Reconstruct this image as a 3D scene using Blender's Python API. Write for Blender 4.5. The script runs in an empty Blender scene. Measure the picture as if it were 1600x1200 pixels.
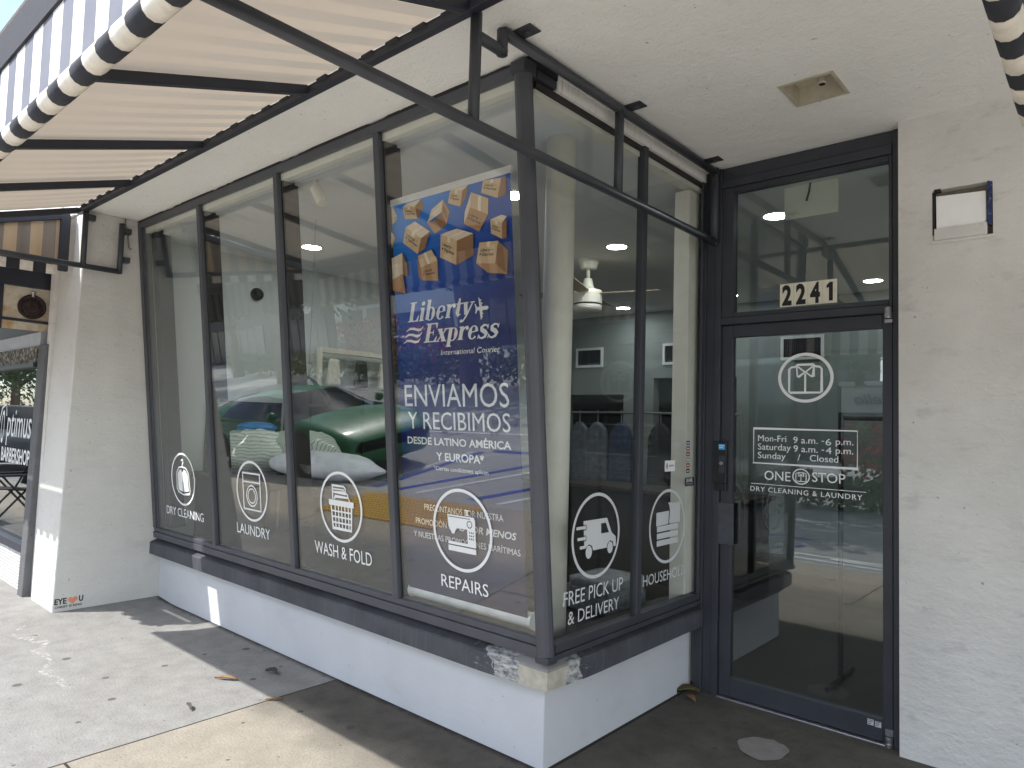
import bpy, math, random
from mathutils import Vector, Matrix, Quaternion
from mathutils.geometry import tessellate_polygon
R = math.radians
rnd = random.Random(7)
S = bpy.context.scene
COL = S.collection

# ------------------------------------------------------------------ camera
cam_d = bpy.data.cameras.new('camera')
cam = bpy.data.objects.new('camera', cam_d); COL.objects.link(cam)
YAW, PITCH, ROLL = 0.7198, 0.0553, 0.0284
fw = Vector((-math.sin(YAW)*math.cos(PITCH), math.cos(YAW)*math.cos(PITCH), math.sin(PITCH)))
rt = Vector((math.cos(YAW), math.sin(YAW), 0)); up = rt.cross(fw)
cr, sr = math.cos(ROLL), math.sin(ROLL)
rt2 = cr*rt + sr*up; up2 = -sr*rt + cr*up
M3 = Matrix((rt2, up2, -fw)).transposed()
cam.matrix_world = Matrix.Translation((1.9273, -2.4729, 1.5202)) @ M3.to_4x4()
cam_d.sensor_fit = 'HORIZONTAL'; cam_d.sensor_width = 36.0; cam_d.lens = 36*1084.6/1600
cam_d.clip_start = 0.05; cam_d.clip_end = 600
S.camera = cam
S.render.resolution_x, S.render.resolution_y = 1024, 768

# ------------------------------------------------------------------ sun, sky, exposure
SUND = Vector((0.42, 0.687, -1.0)).normalized()
sun_d = bpy.data.lights.new('sun', 'SUN'); sun_d.energy = 2.15; sun_d.angle = R(0.5); sun_d.color = (1.0, 0.97, 0.93)
sun = bpy.data.objects.new('sun', sun_d); COL.objects.link(sun)
sun.rotation_euler = SUND.to_track_quat('-Z', 'Y').to_euler(); sun.location = (-6, -10, 14)
W = bpy.data.worlds.new('World'); S.world = W; W.use_nodes = True
wn, wl = W.node_tree.nodes, W.node_tree.links
wn.clear()
wo = wn.new('ShaderNodeOutputWorld'); wb = wn.new('ShaderNodeBackground'); wb.inputs['Strength'].default_value = 0.13
sky = wn.new('ShaderNodeTexSky'); sky.sky_type = 'NISHITA'; sky.sun_disc = False
sky.sun_elevation = math.asin(-SUND.z); sky.sun_rotation = math.atan2(-SUND.x, -SUND.y)
wtc = wn.new('ShaderNodeTexCoord'); wnz = wn.new('ShaderNodeTexNoise'); wmp = wn.new('ShaderNodeMapping')
wmp.inputs['Location'].default_value = (.7, .3, .2); wmp.inputs['Scale'].default_value = (1.6, 1.6, 4.5); wnz.inputs['Scale'].default_value = 2.1; wnz.inputs['Detail'].default_value = 7
wrp = wn.new('ShaderNodeValToRGB'); wrp.color_ramp.elements[0].position = 0.47; wrp.color_ramp.elements[1].position = 0.66
wmx = wn.new('ShaderNodeMix'); wmx.data_type = 'RGBA'; wmx.inputs['B'].default_value = (10.0, 10.3, 10.8, 1)
wl.new(wtc.outputs['Generated'], wmp.inputs['Vector']); wl.new(wmp.outputs[0], wnz.inputs['Vector']); wl.new(wnz.outputs[0], wrp.inputs[0])
wl.new(wrp.outputs[0], wmx.inputs['Factor']); wl.new(sky.outputs[0], wmx.inputs['A']); wl.new(wmx.outputs['Result'], wb.inputs['Color']); wl.new(wb.outputs[0], wo.inputs[0])
S.view_settings.view_transform = 'Standard'; S.view_settings.look = 'None'
S.view_settings.exposure = 1.66; S.view_settings.gamma = 1.0
S.render.engine = 'CYCLES'
try:
    S.cycles.max_bounces = 12; S.cycles.diffuse_bounces = 5; S.cycles.glossy_bounces = 5; S.cycles.transparent_max_bounces = 24
except Exception: pass

# ------------------------------------------------------------------ material helpers
def srgb(r, g, b):
    f = lambda c: (c/255/12.92 if c/255 <= .04045 else ((c/255+.055)/1.055)**2.4)
    return (f(r), f(g), f(b), 1)
def base(name):
    m = bpy.data.materials.new(name); m.use_nodes = True
    nt = m.node_tree; return m, nt.nodes, nt.links, nt.nodes['Principled BSDF']
def val(n, l, op, a, b=None, c=None):
    x = n.new('ShaderNodeMath'); x.operation = op
    for i, s in enumerate((a, b, c)):
        if s is None: continue
        if isinstance(s, (int, float)): x.inputs[i].default_value = s
        else: l.new(s, x.inputs[i])
    return x.outputs[0]
def mixc(n, l, f, a, b):
    x = n.new('ShaderNodeMix'); x.data_type = 'RGBA'
    for k, s in (('Factor', f), ('A', a), ('B', b)):
        if isinstance(s, (int, float)): x.inputs[k].default_value = s
        elif isinstance(s, tuple): x.inputs[k].default_value = s
        else: l.new(s, x.inputs[k])
    return x.outputs['Result']
def ramp(n, l, src, p0, p1, c0=(0, 0, 0, 1), c1=(1, 1, 1, 1)):
    x = n.new('ShaderNodeValToRGB'); e = x.color_ramp.elements
    e[0].position, e[1].position = p0, p1; e[0].color, e[1].color = c0, c1
    l.new(src, x.inputs[0]); return x.outputs[0]
def geo_pos(n):
    return n.new('ShaderNodeNewGeometry').outputs['Position']
def noise(n, l, vec, scale, detail=4, rough=.55, sc=None):
    x = n.new('ShaderNodeTexNoise'); x.inputs['Scale'].default_value = scale
    x.inputs['Detail'].default_value = detail; x.inputs['Roughness'].default_value = rough
    if sc:
        mp = n.new('ShaderNodeMapping'); mp.inputs['Scale'].default_value = sc
        l.new(vec, mp.inputs['Vector']); vec = mp.outputs[0]
    l.new(vec, x.inputs['Vector']); return x.outputs[0]
def bump(n, l, h, strength, dist=.01):
    x = n.new('ShaderNodeBump'); x.inputs['Strength'].default_value = strength; x.inputs['Distance'].default_value = dist
    l.new(h, x.inputs['Height']); return x.outputs[0]
def sep(n, l, vec):
    x = n.new('ShaderNodeSeparateXYZ'); l.new(vec, x.inputs[0]); return x.outputs
def plain(name, c, rough=.5, metal=0, var=.12, scale=8, bmp=0, spec=.5, dirt=None, emit=None):
    """one colour with soft wear: large noise in value, optional dirt and bump"""
    m, n, l, p = base(name)
    pos = geo_pos(n)
    nz = noise(n, l, pos, scale, 5)
    f = ramp(n, l, nz, .3, .7)
    a = tuple(x*(1-var) for x in c[:3])+(1,); b = tuple(min(1, x*(1+var)) for x in c[:3])+(1,)
    col = mixc(n, l, f, a, b)
    if dirt:
        d = noise(n, l, pos, dirt[0], 8, .7)
        col = mixc(n, l, ramp(n, l, d, dirt[1], dirt[1]+.12), col, dirt[2])
    l.new(col, p.inputs['Base Color'])
    p.inputs['Roughness'].default_value = rough; p.inputs['Metallic'].default_value = metal
    p.inputs['Specular IOR Level'].default_value = spec
    if bmp: l.new(bump(n, l, noise(n, l, pos, scale*8, 4), bmp), p.inputs['Normal'])
    return m
def emis(name, c, s):
    m, n, l, p = base(name); p.inputs['Base Color'].default_value = (.8, .8, .8, 1)
    p.inputs['Emission Color'].default_value = c; p.inputs['Emission Strength'].default_value = s; return m

def stucco(name, c, tint, streak=.5, sc=1.0, bs=.35):
    m, n, l, p = base(name); pos = geo_pos(n)
    big = noise(n, l, pos, 1.3*sc, 5)
    col = mixc(n, l, ramp(n, l, big, .35, .7), c, tint)
    sm = noise(n, l, pos, 2.6*sc, 7, .65, (1, 1, 2.6))
    dark = tuple(x*.62 for x in c[:3])+(1,)
    col = mixc(n, l, val(n, l, 'MULTIPLY', ramp(n, l, sm, .56, .78), streak), col, dark)
    sp = noise(n, l, pos, 34, 3)
    col = mixc(n, l, val(n, l, 'MULTIPLY', ramp(n, l, sp, .70, .74), .6), col, (.12, .11, .10, 1))
    l.new(col, p.inputs['Base Color']); p.inputs['Roughness'].default_value = .85
    h = val(n, l, 'ADD', noise(n, l, pos, 60, 5), val(n, l, 'MULTIPLY', noise(n, l, pos, 11, 3, .5, (1, 1, 2.5)), 1.6))
    l.new(bump(n, l, h, bs, .006), p.inputs['Normal']); return m

M_PIER = stucco('pier_stucco', srgb(212, 210, 204), srgb(202, 200, 194), .42, 1.2, .6)
M_WALL = stucco('wall_stucco', srgb(222, 219, 213), srgb(206, 203, 197), .95, 1.5, .75)
M_SOFFIT = stucco('soffit_stucco', srgb(245, 244, 240), srgb(237, 236, 231), .12, .8, .8)
M_BASE = stucco('base_paint', srgb(205, 206, 208), srgb(194, 195, 197), .25, 1.0, .15)
M_GREY = plain('grey_paint', srgb(76, 78, 84), .42, 0, .10, 5, .05, .4, (18, .74, srgb(150, 150, 150)))
M_GREYD = plain('dark_grey_paint', srgb(60, 62, 68), .45, 0, .12, 5, .05, .4, (22, .72, (.01, .01, .012, 1)))
M_TUBE = plain('tube_paint', srgb(66, 68, 74), .4, 0, .15, 9, .04, .4, (26, .73, (.01, .01, .012, 1)))
M_NAVY = plain('navy_frame', srgb(40, 43, 54), .5, 0, .15, 7)
M_CAULK = plain('black_caulk', (.012, .012, .013, 1), .7)
M_BLACK = plain('black_plastic', (.015, .015, .016, 1), .45)
M_WOODIN = plain('dark_mullion_wood', srgb(44, 40, 38), .6, 0, .3, 14)
M_VINYL = plain('white_vinyl', (.82, .83, .83, 1), .45, 0, .03, 5)
M_VINYLG = plain('grey_vinyl', (.60, .62, .62, 1), .5, 0, .03, 5)
M_INK = plain('black_ink', (.012, .012, .013, 1), .5)
M_STEEL = plain('brushed_steel', (.45, .45, .46, 1), .38, .9, .1, 20)
M_INTW = plain('interior_wall', srgb(196, 202, 198), .8, 0, .04, 2, .05)
M_INTC = plain('interior_ceiling', srgb(224, 226, 224), .85, 0, .03, 2)
M_INTF = plain('interior_floor', srgb(52, 48, 45), .5, 0, .12, 3)
M_DARKF = plain('dark_platform', (.012, .011, .011, 1), .55, 0, .25, 6)
M_TAN = plain('tan_ledge', srgb(150, 135, 110), .7, 0, .3, 18, .1)
M_COLM = plain('column_paint', srgb(232, 230, 216), .7, 0, .06, 9, .2, .4, (24, .70, srgb(150, 140, 120)))
M_CREAM = plain('cream_enamel', srgb(228, 226, 210), .35, 0, .03, 4)
M_WOODT = plain('brown_wood', srgb(92, 62, 44), .5, 0, .3, 9, .1)
M_BLADE = plain('fan_blade_wood', srgb(150, 135, 105), .5, 0, .15, 9)
M_TABLE = plain('table_top', srgb(44, 30, 24), .5, 0, .25, 9)
M_RED = plain('red_plastic', (.5, .03, .03, 1), .3)
M_LAMP = emis('lamp_glow', (.95, .985, 1, 1), 31)

def glass_mat(name, tint=(.93, .96, .94, 1), gain=1.55, dust=.03):
    m, n, l, p = base(name); n.remove(p)
    g = n.new('ShaderNodeNewGeometry')
    dt = n.new('ShaderNodeVectorMath'); dt.operation = 'DOT_PRODUCT'
    l.new(g.outputs['Normal'], dt.inputs[0]); l.new(g.outputs['Incoming'], dt.inputs[1])
    c = val(n, l, 'ABSOLUTE', dt.outputs['Value'])
    q = val(n, l, 'POWER', val(n, l, 'SUBTRACT', 1.0, c), 5.0)
    F = val(n, l, 'ADD', .045*gain, val(n, l, 'MULTIPLY', q, .95))
    F = val(n, l, 'MINIMUM', F, 1.0)
    tr = n.new('ShaderNodeBsdfTransparent'); tr.inputs[0].default_value = tint
    gl = n.new('ShaderNodeBsdfGlossy'); gl.inputs['Roughness'].default_value = 0.0; gl.inputs['Color'].default_value = (.97, 1, .99, 1)
    pos = g.outputs['Position']
    l.new(bump(n, l, noise(n, l, pos, 1.1, 1), .012, .05), gl.inputs['Normal'])
    mx = n.new('ShaderNodeMixShader'); l.new(F, mx.inputs[0]); l.new(tr.outputs[0], mx.inputs[1]); l.new(gl.outputs[0], mx.inputs[2])
    df = n.new('ShaderNodeBsdfDiffuse'); df.inputs[0].default_value = (.5, .52, .48, 1)
    sm = noise(n, l, pos, 3.5, 6, .65)
    fm = val(n, l, 'MULTIPLY', ramp(n, l, sm, .45, .85), dust)
    mx2 = n.new('ShaderNodeMixShader'); l.new(fm, mx2.inputs[0]); l.new(mx.outputs[0], mx2.inputs[1]); l.new(df.outputs[0], mx2.inputs[2])
    l.new(mx2.outputs[0], n['Material Output'].inputs[0]); return m
M_GLASS = glass_mat('shop_glass', (.962, .970, .968, 1), gain=1.65, dust=.012)
M_GLASSS = glass_mat('side_glass', (.93, .94, .94, 1), .60, .006)
M_GLASSD = glass_mat('door_glass', (.82, .85, .85, 1), 1.7, .012)

# ------------------------------------------------------------------ mesh builder
class MB:
    def __init__(s): s.v, s.f, s.m = [], [], []
    def add(s, vs, fs, mi=0):
        o = len(s.v); s.v += [tuple(v) for v in vs]
        s.f += [tuple(i+o for i in f) for f in fs]; s.m += [mi]*len(fs); return s
    def box(s, x0, x1, y0, y1, z0, z1, mi=0):
        vs = [(x, y, z) for x in (x0, x1) for y in (y0, y1) for z in (z0, z1)]
        return s.add(vs, [(0, 1, 3, 2), (4, 6, 7, 5), (0, 4, 5, 1), (2, 3, 7, 6), (0, 2, 6, 4), (1, 5, 7, 3)], mi)
    def hexa(s, lo, hi, mi=0):
        n = len(lo); return s.add(list(lo)+list(hi), [tuple(range(n))[::-1], tuple(range(n, 2*n))]+[(i, (i+1) % n, n+(i+1) % n, n+i) for i in range(n)], mi)
    def prism(s, poly, axis, a0, a1, mi=0):
        def P(u, v, a): return (a, u, v) if axis == 0 else ((u, a, v) if axis == 1 else (u, v, a))
        return s.hexa([P(u, v, a0) for u, v in poly], [P(u, v, a1) for u, v in poly], mi)
    def bar(s, p, q, w, h, mi=0, up=(0, 0, 1)):
        p, q = Vector(p), Vector(q); d = (q-p).normalized(); upv = Vector(up)
        if abs(d.dot(upv)) > .98: upv = Vector((0, 1, 0))
        a = d.cross(upv).normalized()*w/2; b = a.cross(d).normalized()*h/2
        return s.hexa([p+a+b, p-a+b, p-a-b, p+a-b], [q+a+b, q-a+b, q-a-b, q+a-b], mi)
    def tube(s, pts, r, n=10, mi=0, cap=True):
        pts = [Vector(p) for p in pts]; rings = []; ref = Vector((0, 0, 1))
        for i, p in enumerate(pts):
            d = (pts[min(i+1, len(pts)-1)]-pts[max(i-1, 0)]).normalized()
            if abs(d.dot(ref)) > .97: ref = Vector((1, 0, 0)) if abs(d.x) < .9 else Vector((0, 1, 0))
            a = d.cross(ref).normalized(); b = d.cross(a); rr = r[i] if isinstance(r, (list, tuple)) else r
            rings.append([p+a*math.cos(2*math.pi*k/n)*rr+b*math.sin(2*math.pi*k/n)*rr for k in range(n)])
        vs = [v for g in rings for v in g]; fs = []
        for i in range(len(pts)-1):
            for k in range(n): fs.append((i*n+k, i*n+(k+1) % n, (i+1)*n+(k+1) % n, (i+1)*n+k))
        if cap: fs += [tuple(range(n))[::-1], tuple(range((len(pts)-1)*n, len(pts)*n))]
        return s.add(vs, fs, mi)
    def lathe(s, prof, c, n=24, mi=0, axis=Vector((0, 0, 1)), loop=False):
        if loop: prof = list(prof)+[prof[0]]
        q = Vector((0, 0, 1)).rotation_difference(Vector(axis)); c = Vector(c)
        vs = []; fs = []
        for r, z in prof:
            for k in range(n): vs.append(c+q @ Vector((r*math.cos(2*math.pi*k/n), r*math.sin(2*math.pi*k/n), z)))
        for i in range(len(prof)-1):
            for k in range(n): fs.append((i*n+k, i*n+(k+1) % n, (i+1)*n+(k+1) % n, (i+1)*n+k))
        if not loop: fs += [tuple(range(n))[::-1], tuple(range((len(prof)-1)*n, len(prof)*n))]
        return s.add(vs, fs, mi)
    def xform(s, M):
        s.v = [tuple(M @ Vector(v)) for v in s.v]; return s
    def build(s, name, mats, parent=None, smooth=False, bevel=0, loc=None, rotz=0, seg=2):
        me = bpy.data.meshes.new(name)
        o = bpy.data.objects.new(name, me); COL.objects.link(o)
        off = Vector((0, 0, 0))
        if parent is not None:
            o.parent = parent; off = Vector(parent.get('_w', (0, 0, 0)))
        elif loc is not None:
            o.location = loc; off = Vector(loc); o.rotation_euler = (0, 0, rotz)
        o['_w'] = tuple(off)
        me.from_pydata([tuple(Vector(v)-off) for v in s.v] if not rotz else s.v, [], s.f)
        mats = mats if isinstance(mats, (list, tuple)) else [mats]
        for m in mats: me.materials.append(m)
        for p, i in zip(me.polygons, s.m): p.material_index = i; p.use_smooth = smooth
        me.validate(); me.update()
        if bevel:
            b = o.modifiers.new('bevel', 'BEVEL'); b.width = bevel; b.segments = seg; b.limit_method = 'ANGLE'; b.angle_limit = R(40)
        return o
def thing(name, label, cat, loc=(0, 0, 0), group=None):
    o = bpy.data.objects.new(name, None); COL.objects.link(o); o.location = loc; o['_w'] = tuple(loc); o.empty_display_size = .2
    o['label'] = label; o['category'] = cat
    if group: o['group'] = group
    return o
def tag(o, label, cat, group=None, kind=None):
    if label: o['label'] = label
    if cat: o['category'] = cat
    if group: o['group'] = group
    if kind: o['kind'] = kind
    return o
def struct(o): o['kind'] = 'structure'; return o
def lab(o, label): o['label'] = label; return o
def copy_thing(root, loc, label=None):
    r = root.copy(); COL.objects.link(r); r.location = loc
    if label: r['label'] = label
    for ch in list(root.children):
        c = ch.copy(); COL.objects.link(c); c.parent = r
        for g in list(ch.children):
            d = g.copy(); COL.objects.link(d); d.parent = c
    return r

# ------------------------------------------------------------------ flat graphics (vinyl, print, painted letters)
_tc = {}
def text2d(s, bold=0.0, shear=0.0, space=1.0):
    k = (s, bold, shear, space)
    if k in _tc: return _tc[k]
    cu = bpy.data.curves.new('t', 'FONT'); cu.body = s; cu.offset = bold; cu.shear = shear; cu.space_character = space; cu.resolution_u = 3
    ob = bpy.data.objects.new('t', cu); COL.objects.link(ob)
    dg = bpy.context.evaluated_depsgraph_get(); me = bpy.data.meshes.new_from_object(ob.evaluated_get(dg))
    vs = [(v.co.x, v.co.y) for v in me.vertices]; fs = [tuple(p.vertices) for p in me.polygons]
    bpy.data.objects.remove(ob); bpy.data.curves.remove(cu); bpy.data.meshes.remove(me)
    _tc[k] = (vs, fs); return _tc[k]
CAP = max(v[1] for v in text2d('H')[0])
class Decal:
    """2-D drawing laid on a surface: fn(u,v,e) gives the point e metres proud of it"""
    def __init__(s, fn, e=.0012): s.fn, s.e, s.mb, s.k = fn, e, MB(), 0
    def _lay(s, pts, faces, mi):
        e = s.e+s.k*.00012; s.k += 1
        s.mb.add([s.fn(u, v, e) for u, v in pts], faces, mi)
    def poly(s, pts, mi=0):
        tri = tessellate_polygon([[Vector((u, v, 0)) for u, v in pts]]); s._lay(pts, [tuple(t) for t in tri], mi); return s
    def rect(s, u0, u1, v0, v1, mi=0): return s.poly([(u0, v0), (u1, v0), (u1, v1), (u0, v1)], mi)
    def ring(s, c, rx, ry, w, mi=0, a0=0, a1=360, n=48):
        pts = []
        for i in range(n+1):
            a = R(a0+(a1-a0)*i/n)
            pts += [(c[0]+rx*math.cos(a), c[1]+ry*math.sin(a)), (c[0]+(rx-w)*math.cos(a), c[1]+(ry-w)*math.sin(a))]
        s._lay(pts, [(2*i, 2*i+2, 2*i+3, 2*i+1) for i in range(n)], mi); return s
    def disc(s, c, rx, ry, mi=0, n=24): return s.poly([(c[0]+rx*math.cos(2*math.pi*i/n), c[1]+ry*math.sin(2*math.pi*i/n)) for i in range(n)], mi)
    def stroke(s, pts, w, mi=0, closed=False):
        P = [Vector(p) for p in pts]
        if closed: P = P+[P[0], P[1]]
        W_ = w if isinstance(w, (list, tuple)) else [w]*len(P)
        out = []
        for i, p in enumerate(P):
            a = P[max(i-1, 0)]; b = P[min(i+1, len(P)-1)]; d = (b-a); d = d.normalized() if d.length else Vector((1, 0))
            n_ = Vector((-d.y, d.x))
            k = 1.0
            if 0 < i < len(P)-1:
                d1 = (p-a).normalized(); k = 1/max(.45, abs(Vector((-d1.y, d1.x)).dot(n_)))
            if closed and i == 0: continue
            ww = W_[min(i, len(W_)-1)]
            out += [tuple(p+n_*ww/2*k), tuple(p-n_*ww/2*k)]
        if closed: out += out[:2]
        m = len(out)//2
        s._lay(out, [(2*i, 2*i+2, 2*i+3, 2*i+1) for i in range(m-1)], mi); return s
    def text(s, t, u0, u1, v0, v1, bold=0., shear=0., space=1., mi=0, quad=None):
        vs, fs = text2d(t, bold, shear, space)
        x0 = min(v[0] for v in vs); x1 = max(v[0] for v in vs)
        k = (u1-u0)/(x1-x0)
        pts = [(u0+(x-x0)*k, v0+y*(v1-v0)/CAP) for x, y in vs]
        if quad:
            a, b, c, d = [Vector(q) for q in quad]      # a top left, b top right, c bottom right, d bottom left ; u,v in 0..1
            pts = [tuple((a*(1-u)+b*u)*v+(d*(1-u)+c*u)*(1-v)) for u, v in pts]
        s._lay(pts, fs, mi); return s
    def build(s, name, mats, parent=None, **k): return s.mb.build(name, mats, parent, **k)

# ------------------------------------------------------------------ shared geometry of the raked front
LX = -4.037                       # inner face of the pier
G0 = Vector((0, -.05, .534)); VD = Vector((0, -.264, 2.545)).normalized()
GN = Vector((1, 0, 0)).cross(VD)
if GN.y > 0: GN = -GN
def FG(x, t, n): return G0+VD*t+GN*n+Vector((x, 0, 0))
def rbox(mb, x0, x1, t0, t1, n0, n1, mi=0):
    return mb.hexa([FG(x0, t0, n0), FG(x1, t0, n0), FG(x1, t0, n1), FG(x0, t0, n1)], [FG(x0, t1, n0), FG(x1, t1, n0), FG(x1, t1, n1), FG(x0, t1, n1)], mi)
f_front = lambda u, v, e: FG(u, v, e)
f_side = lambda u, v, e: (.058+e, u, v)
f_door = lambda u, v, e: (u, 1.402-e, v)
f_pier = lambda u, v, e: (LX+e, u, v)
HZ = 3.06                         # soffit height

# ================================================================== GROUND
def ground_mat():
    m, n, l, p = base('concrete_walk'); pos = geo_pos(n); X, Y, Z = sep(n, l, pos)
    big = noise(n, l, pos, .9, 6); med = noise(n, l, pos, 7, 6, .65); fine = noise(n, l, pos, 90, 3)
    w = val(n, l, 'ADD', X, val(n, l, 'MULTIPLY', val(n, l, 'SUBTRACT', noise(n, l, pos, 3, 2), .5), .02))
    left = mixc(n, l, ramp(n, l, med, .3, .75), srgb(126, 125, 122), srgb(149, 148, 144))
    right = mixc(n, l, ramp(n, l, med, .3, .75), srgb(136, 130, 118), srgb(158, 151, 138))
    col = mixc(n, l, val(n, l, 'GREATER_THAN', w, -1.52), left, right)
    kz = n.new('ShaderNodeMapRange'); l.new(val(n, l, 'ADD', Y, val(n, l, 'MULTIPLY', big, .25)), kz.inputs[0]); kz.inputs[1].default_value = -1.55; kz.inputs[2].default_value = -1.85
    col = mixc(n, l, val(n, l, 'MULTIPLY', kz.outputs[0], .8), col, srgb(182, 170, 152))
    col = mixc(n, l, val(n, l, 'MULTIPLY', ramp(n, l, big, .45, .75), .30), col, srgb(120, 114, 104))
    col = mixc(n, l, val(n, l, 'MULTIPLY', ramp(n, l, fine, .48, .72), .38), col, srgb(95, 90, 82))
    # old grime along the wall and in the doorway of the right slab
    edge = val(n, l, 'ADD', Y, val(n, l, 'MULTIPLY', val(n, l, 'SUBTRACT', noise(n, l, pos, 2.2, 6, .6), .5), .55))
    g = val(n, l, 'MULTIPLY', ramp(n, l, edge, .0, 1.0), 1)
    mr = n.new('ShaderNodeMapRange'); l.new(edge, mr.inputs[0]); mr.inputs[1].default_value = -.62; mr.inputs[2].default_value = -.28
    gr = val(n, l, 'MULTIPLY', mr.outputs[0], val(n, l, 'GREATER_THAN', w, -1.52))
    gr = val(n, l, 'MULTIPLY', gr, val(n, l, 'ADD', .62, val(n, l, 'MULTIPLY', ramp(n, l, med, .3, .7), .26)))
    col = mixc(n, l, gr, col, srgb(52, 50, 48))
    # dirt packed into the foot of the wall
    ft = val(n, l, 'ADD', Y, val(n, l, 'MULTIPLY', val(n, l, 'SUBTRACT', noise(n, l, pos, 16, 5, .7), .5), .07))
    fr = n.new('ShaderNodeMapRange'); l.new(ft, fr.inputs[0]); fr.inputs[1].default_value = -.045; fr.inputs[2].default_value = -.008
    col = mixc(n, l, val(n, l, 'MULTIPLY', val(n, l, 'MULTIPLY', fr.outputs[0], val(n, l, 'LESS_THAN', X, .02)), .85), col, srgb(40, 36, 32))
    # chewing gum spots
    vo = n.new('ShaderNodeTexVoronoi'); vo.inputs['Scale'].default_value = 3.4; vo.voronoi_dimensions = '2D'
    l.new(pos, vo.inputs['Vector'])
    cs = sep(n, l, vo.outputs['Color'])
    rad = val(n, l, 'MULTIPLY', cs[0], .085)
    spot = val(n, l, 'LESS_THAN', val(n, l, 'ADD', vo.outputs['Distance'], val(n, l, 'MULTIPLY', val(n, l, 'SUBTRACT', med, .5), .05)), rad)
    spot = val(n, l, 'MULTIPLY', spot, val(n, l, 'GREATER_THAN', cs[1], .50))
    col = mixc(n, l, val(n, l, 'MULTIPLY', spot, .75), col, srgb(74, 70, 68))
    v2 = n.new('ShaderNodeTexVoronoi'); v2.inputs['Scale'].default_value = 11; v2.voronoi_dimensions = '2D'; l.new(pos, v2.inputs['Vector'])
    c2 = sep(n, l, v2.outputs['Color'])
    s2 = val(n, l, 'MULTIPLY', val(n, l, 'LESS_THAN', v2.outputs['Distance'], val(n, l, 'MULTIPLY', c2[0], .075)), val(n, l, 'GREATER_THAN', c2[1], .75))
    col = mixc(n, l, val(n, l, 'MULTIPLY', s2, .7), col, srgb(88, 78, 64))
    # a white dried spill wandering over the left slab
    wob = val(n, l, 'MULTIPLY', val(n, l, 'SUBTRACT', noise(n, l, pos, 2.6, 4), .5), .5)
    d = val(n, l, 'ABSOLUTE', val(n, l, 'ADD', val(n, l, 'ADD', Y, wob), val(n, l, 'ADD', 1.04, val(n, l, 'MULTIPLY', val(n, l, 'ADD', X, 3.3), .13))))
    sp = val(n, l, 'MULTIPLY', val(n, l, 'LESS_THAN', d, .018), ramp(n, l, noise(n, l, pos, 30, 5), .44, .62))
    sp = val(n, l, 'MULTIPLY', sp, val(n, l, 'LESS_THAN', val(n, l, 'ABSOLUTE', val(n, l, 'ADD', X, 3.15)), .72))
    col = mixc(n, l, val(n, l, 'MULTIPLY', sp, .36), col, srgb(208, 206, 202))
    # sawn joints
    def line(src, at, wd): return val(n, l, 'LESS_THAN', val(n, l, 'ABSOLUTE', val(n, l, 'SUBTRACT', src, at)), wd)
    j = line(w, -1.52, .006)
    jy = val(n, l, 'ADD', Y, val(n, l, 'MULTIPLY', val(n, l, 'SUBTRACT', noise(n, l, pos, 3, 2), .5), .02))
    for at in (-1.40,): j = val(n, l, 'MAXIMUM', j, val(n, l, 'MULTIPLY', line(jy, at, .006), val(n, l, 'GREATER_THAN', w, -1.52)))
    for at in (.12, 1.75, -4.9, -6.6): j = val(n, l, 'MAXIMUM', j, val(n, l, 'MULTIPLY', line(w, at, .006), val(n, l, 'LESS_THAN', Y, -1.4)))
    col = mixc(n, l, j, col, srgb(58, 52, 44))
    l.new(col, p.inputs['Base Color']); p.inputs['Roughness'].default_value = .9; p.inputs['Specular IOR Level'].default_value = .25
    h = val(n, l, 'SUBTRACT', val(n, l, 'ADD', med, val(n, l, 'MULTIPLY', fine, .9)), val(n, l, 'MULTIPLY', j, 3))
    l.new(bump(n, l, h, .55, .006), p.inputs['Normal']); return m
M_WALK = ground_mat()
# walk with a shallow swell where it climbs to the pier
mb = MB()
xs = [-60, -20, -10, -7.2]+[-7+.1*i for i in range(51)]+[-1.9, -1, 0, 1, 2, 4, 8, 20, 60]
ys = [-3.0, -2.6, -2.2, -1.8]+[-1.5+.06*i for i in range(22)]+[-.1, .2, .8, 1.3, 1.6]
def gz(x, y):
    a = max(0, min(1, (-3.72-x)/.42)); a = a*a*(3-2*a)
    b = max(0, min(1, (y+1.32)/.42)); b = b*b*(3-2*b)
    k = .022*a*b
    if x < -4.9: k *= 1
    return k
vs = [(x, y, gz(x, y)) for x in xs for y in ys]; ny = len(ys)
mb.add(vs, [(i*ny+j, (i+1)*ny+j, (i+1)*ny+j+1, i*ny+j+1) for i in range(len(xs)-1) for j in range(ny-1)])
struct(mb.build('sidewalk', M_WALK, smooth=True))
M_KERB = plain('kerb_concrete', srgb(165, 160, 150), .9, 0, .15, 4, .2, .3, (14, .66, srgb(80, 76, 70)))
mb = MB(); mb.box(-60, 60, -3.16, -3.0, -.3, .0)
struct(mb.build('kerb', M_KERB, bevel=.02))
def asphalt():
    m, n, l, p = base('asphalt'); pos = geo_pos(n)
    big = noise(n, l, pos, .5, 6, .6); fine = noise(n, l, pos, 60, 3)
    col = mixc(n, l, ramp(n, l, big, .3, .75), srgb(150, 149, 146), srgb(176, 173, 166))
    col = mixc(n, l, val(n, l, 'MULTIPLY', ramp(n, l, fine, .5, .8), .4), col, srgb(98, 97, 95))
    l.new(col, p.inputs['Base Color']); p.inputs['Roughness'].default_value = .9; p.inputs['Specular IOR Level'].default_value = .2
    l.new(bump(n, l, fine, .4, .006), p.inputs['Normal']); return m
mb = MB(); mb.add([(-400, -300, -.12), (400, -300, -.12), (400, -3.16, -.12), (-400, -3.16, -.12)], [(0, 1, 2, 3)])
struct(mb.build('road', asphalt()))
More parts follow.
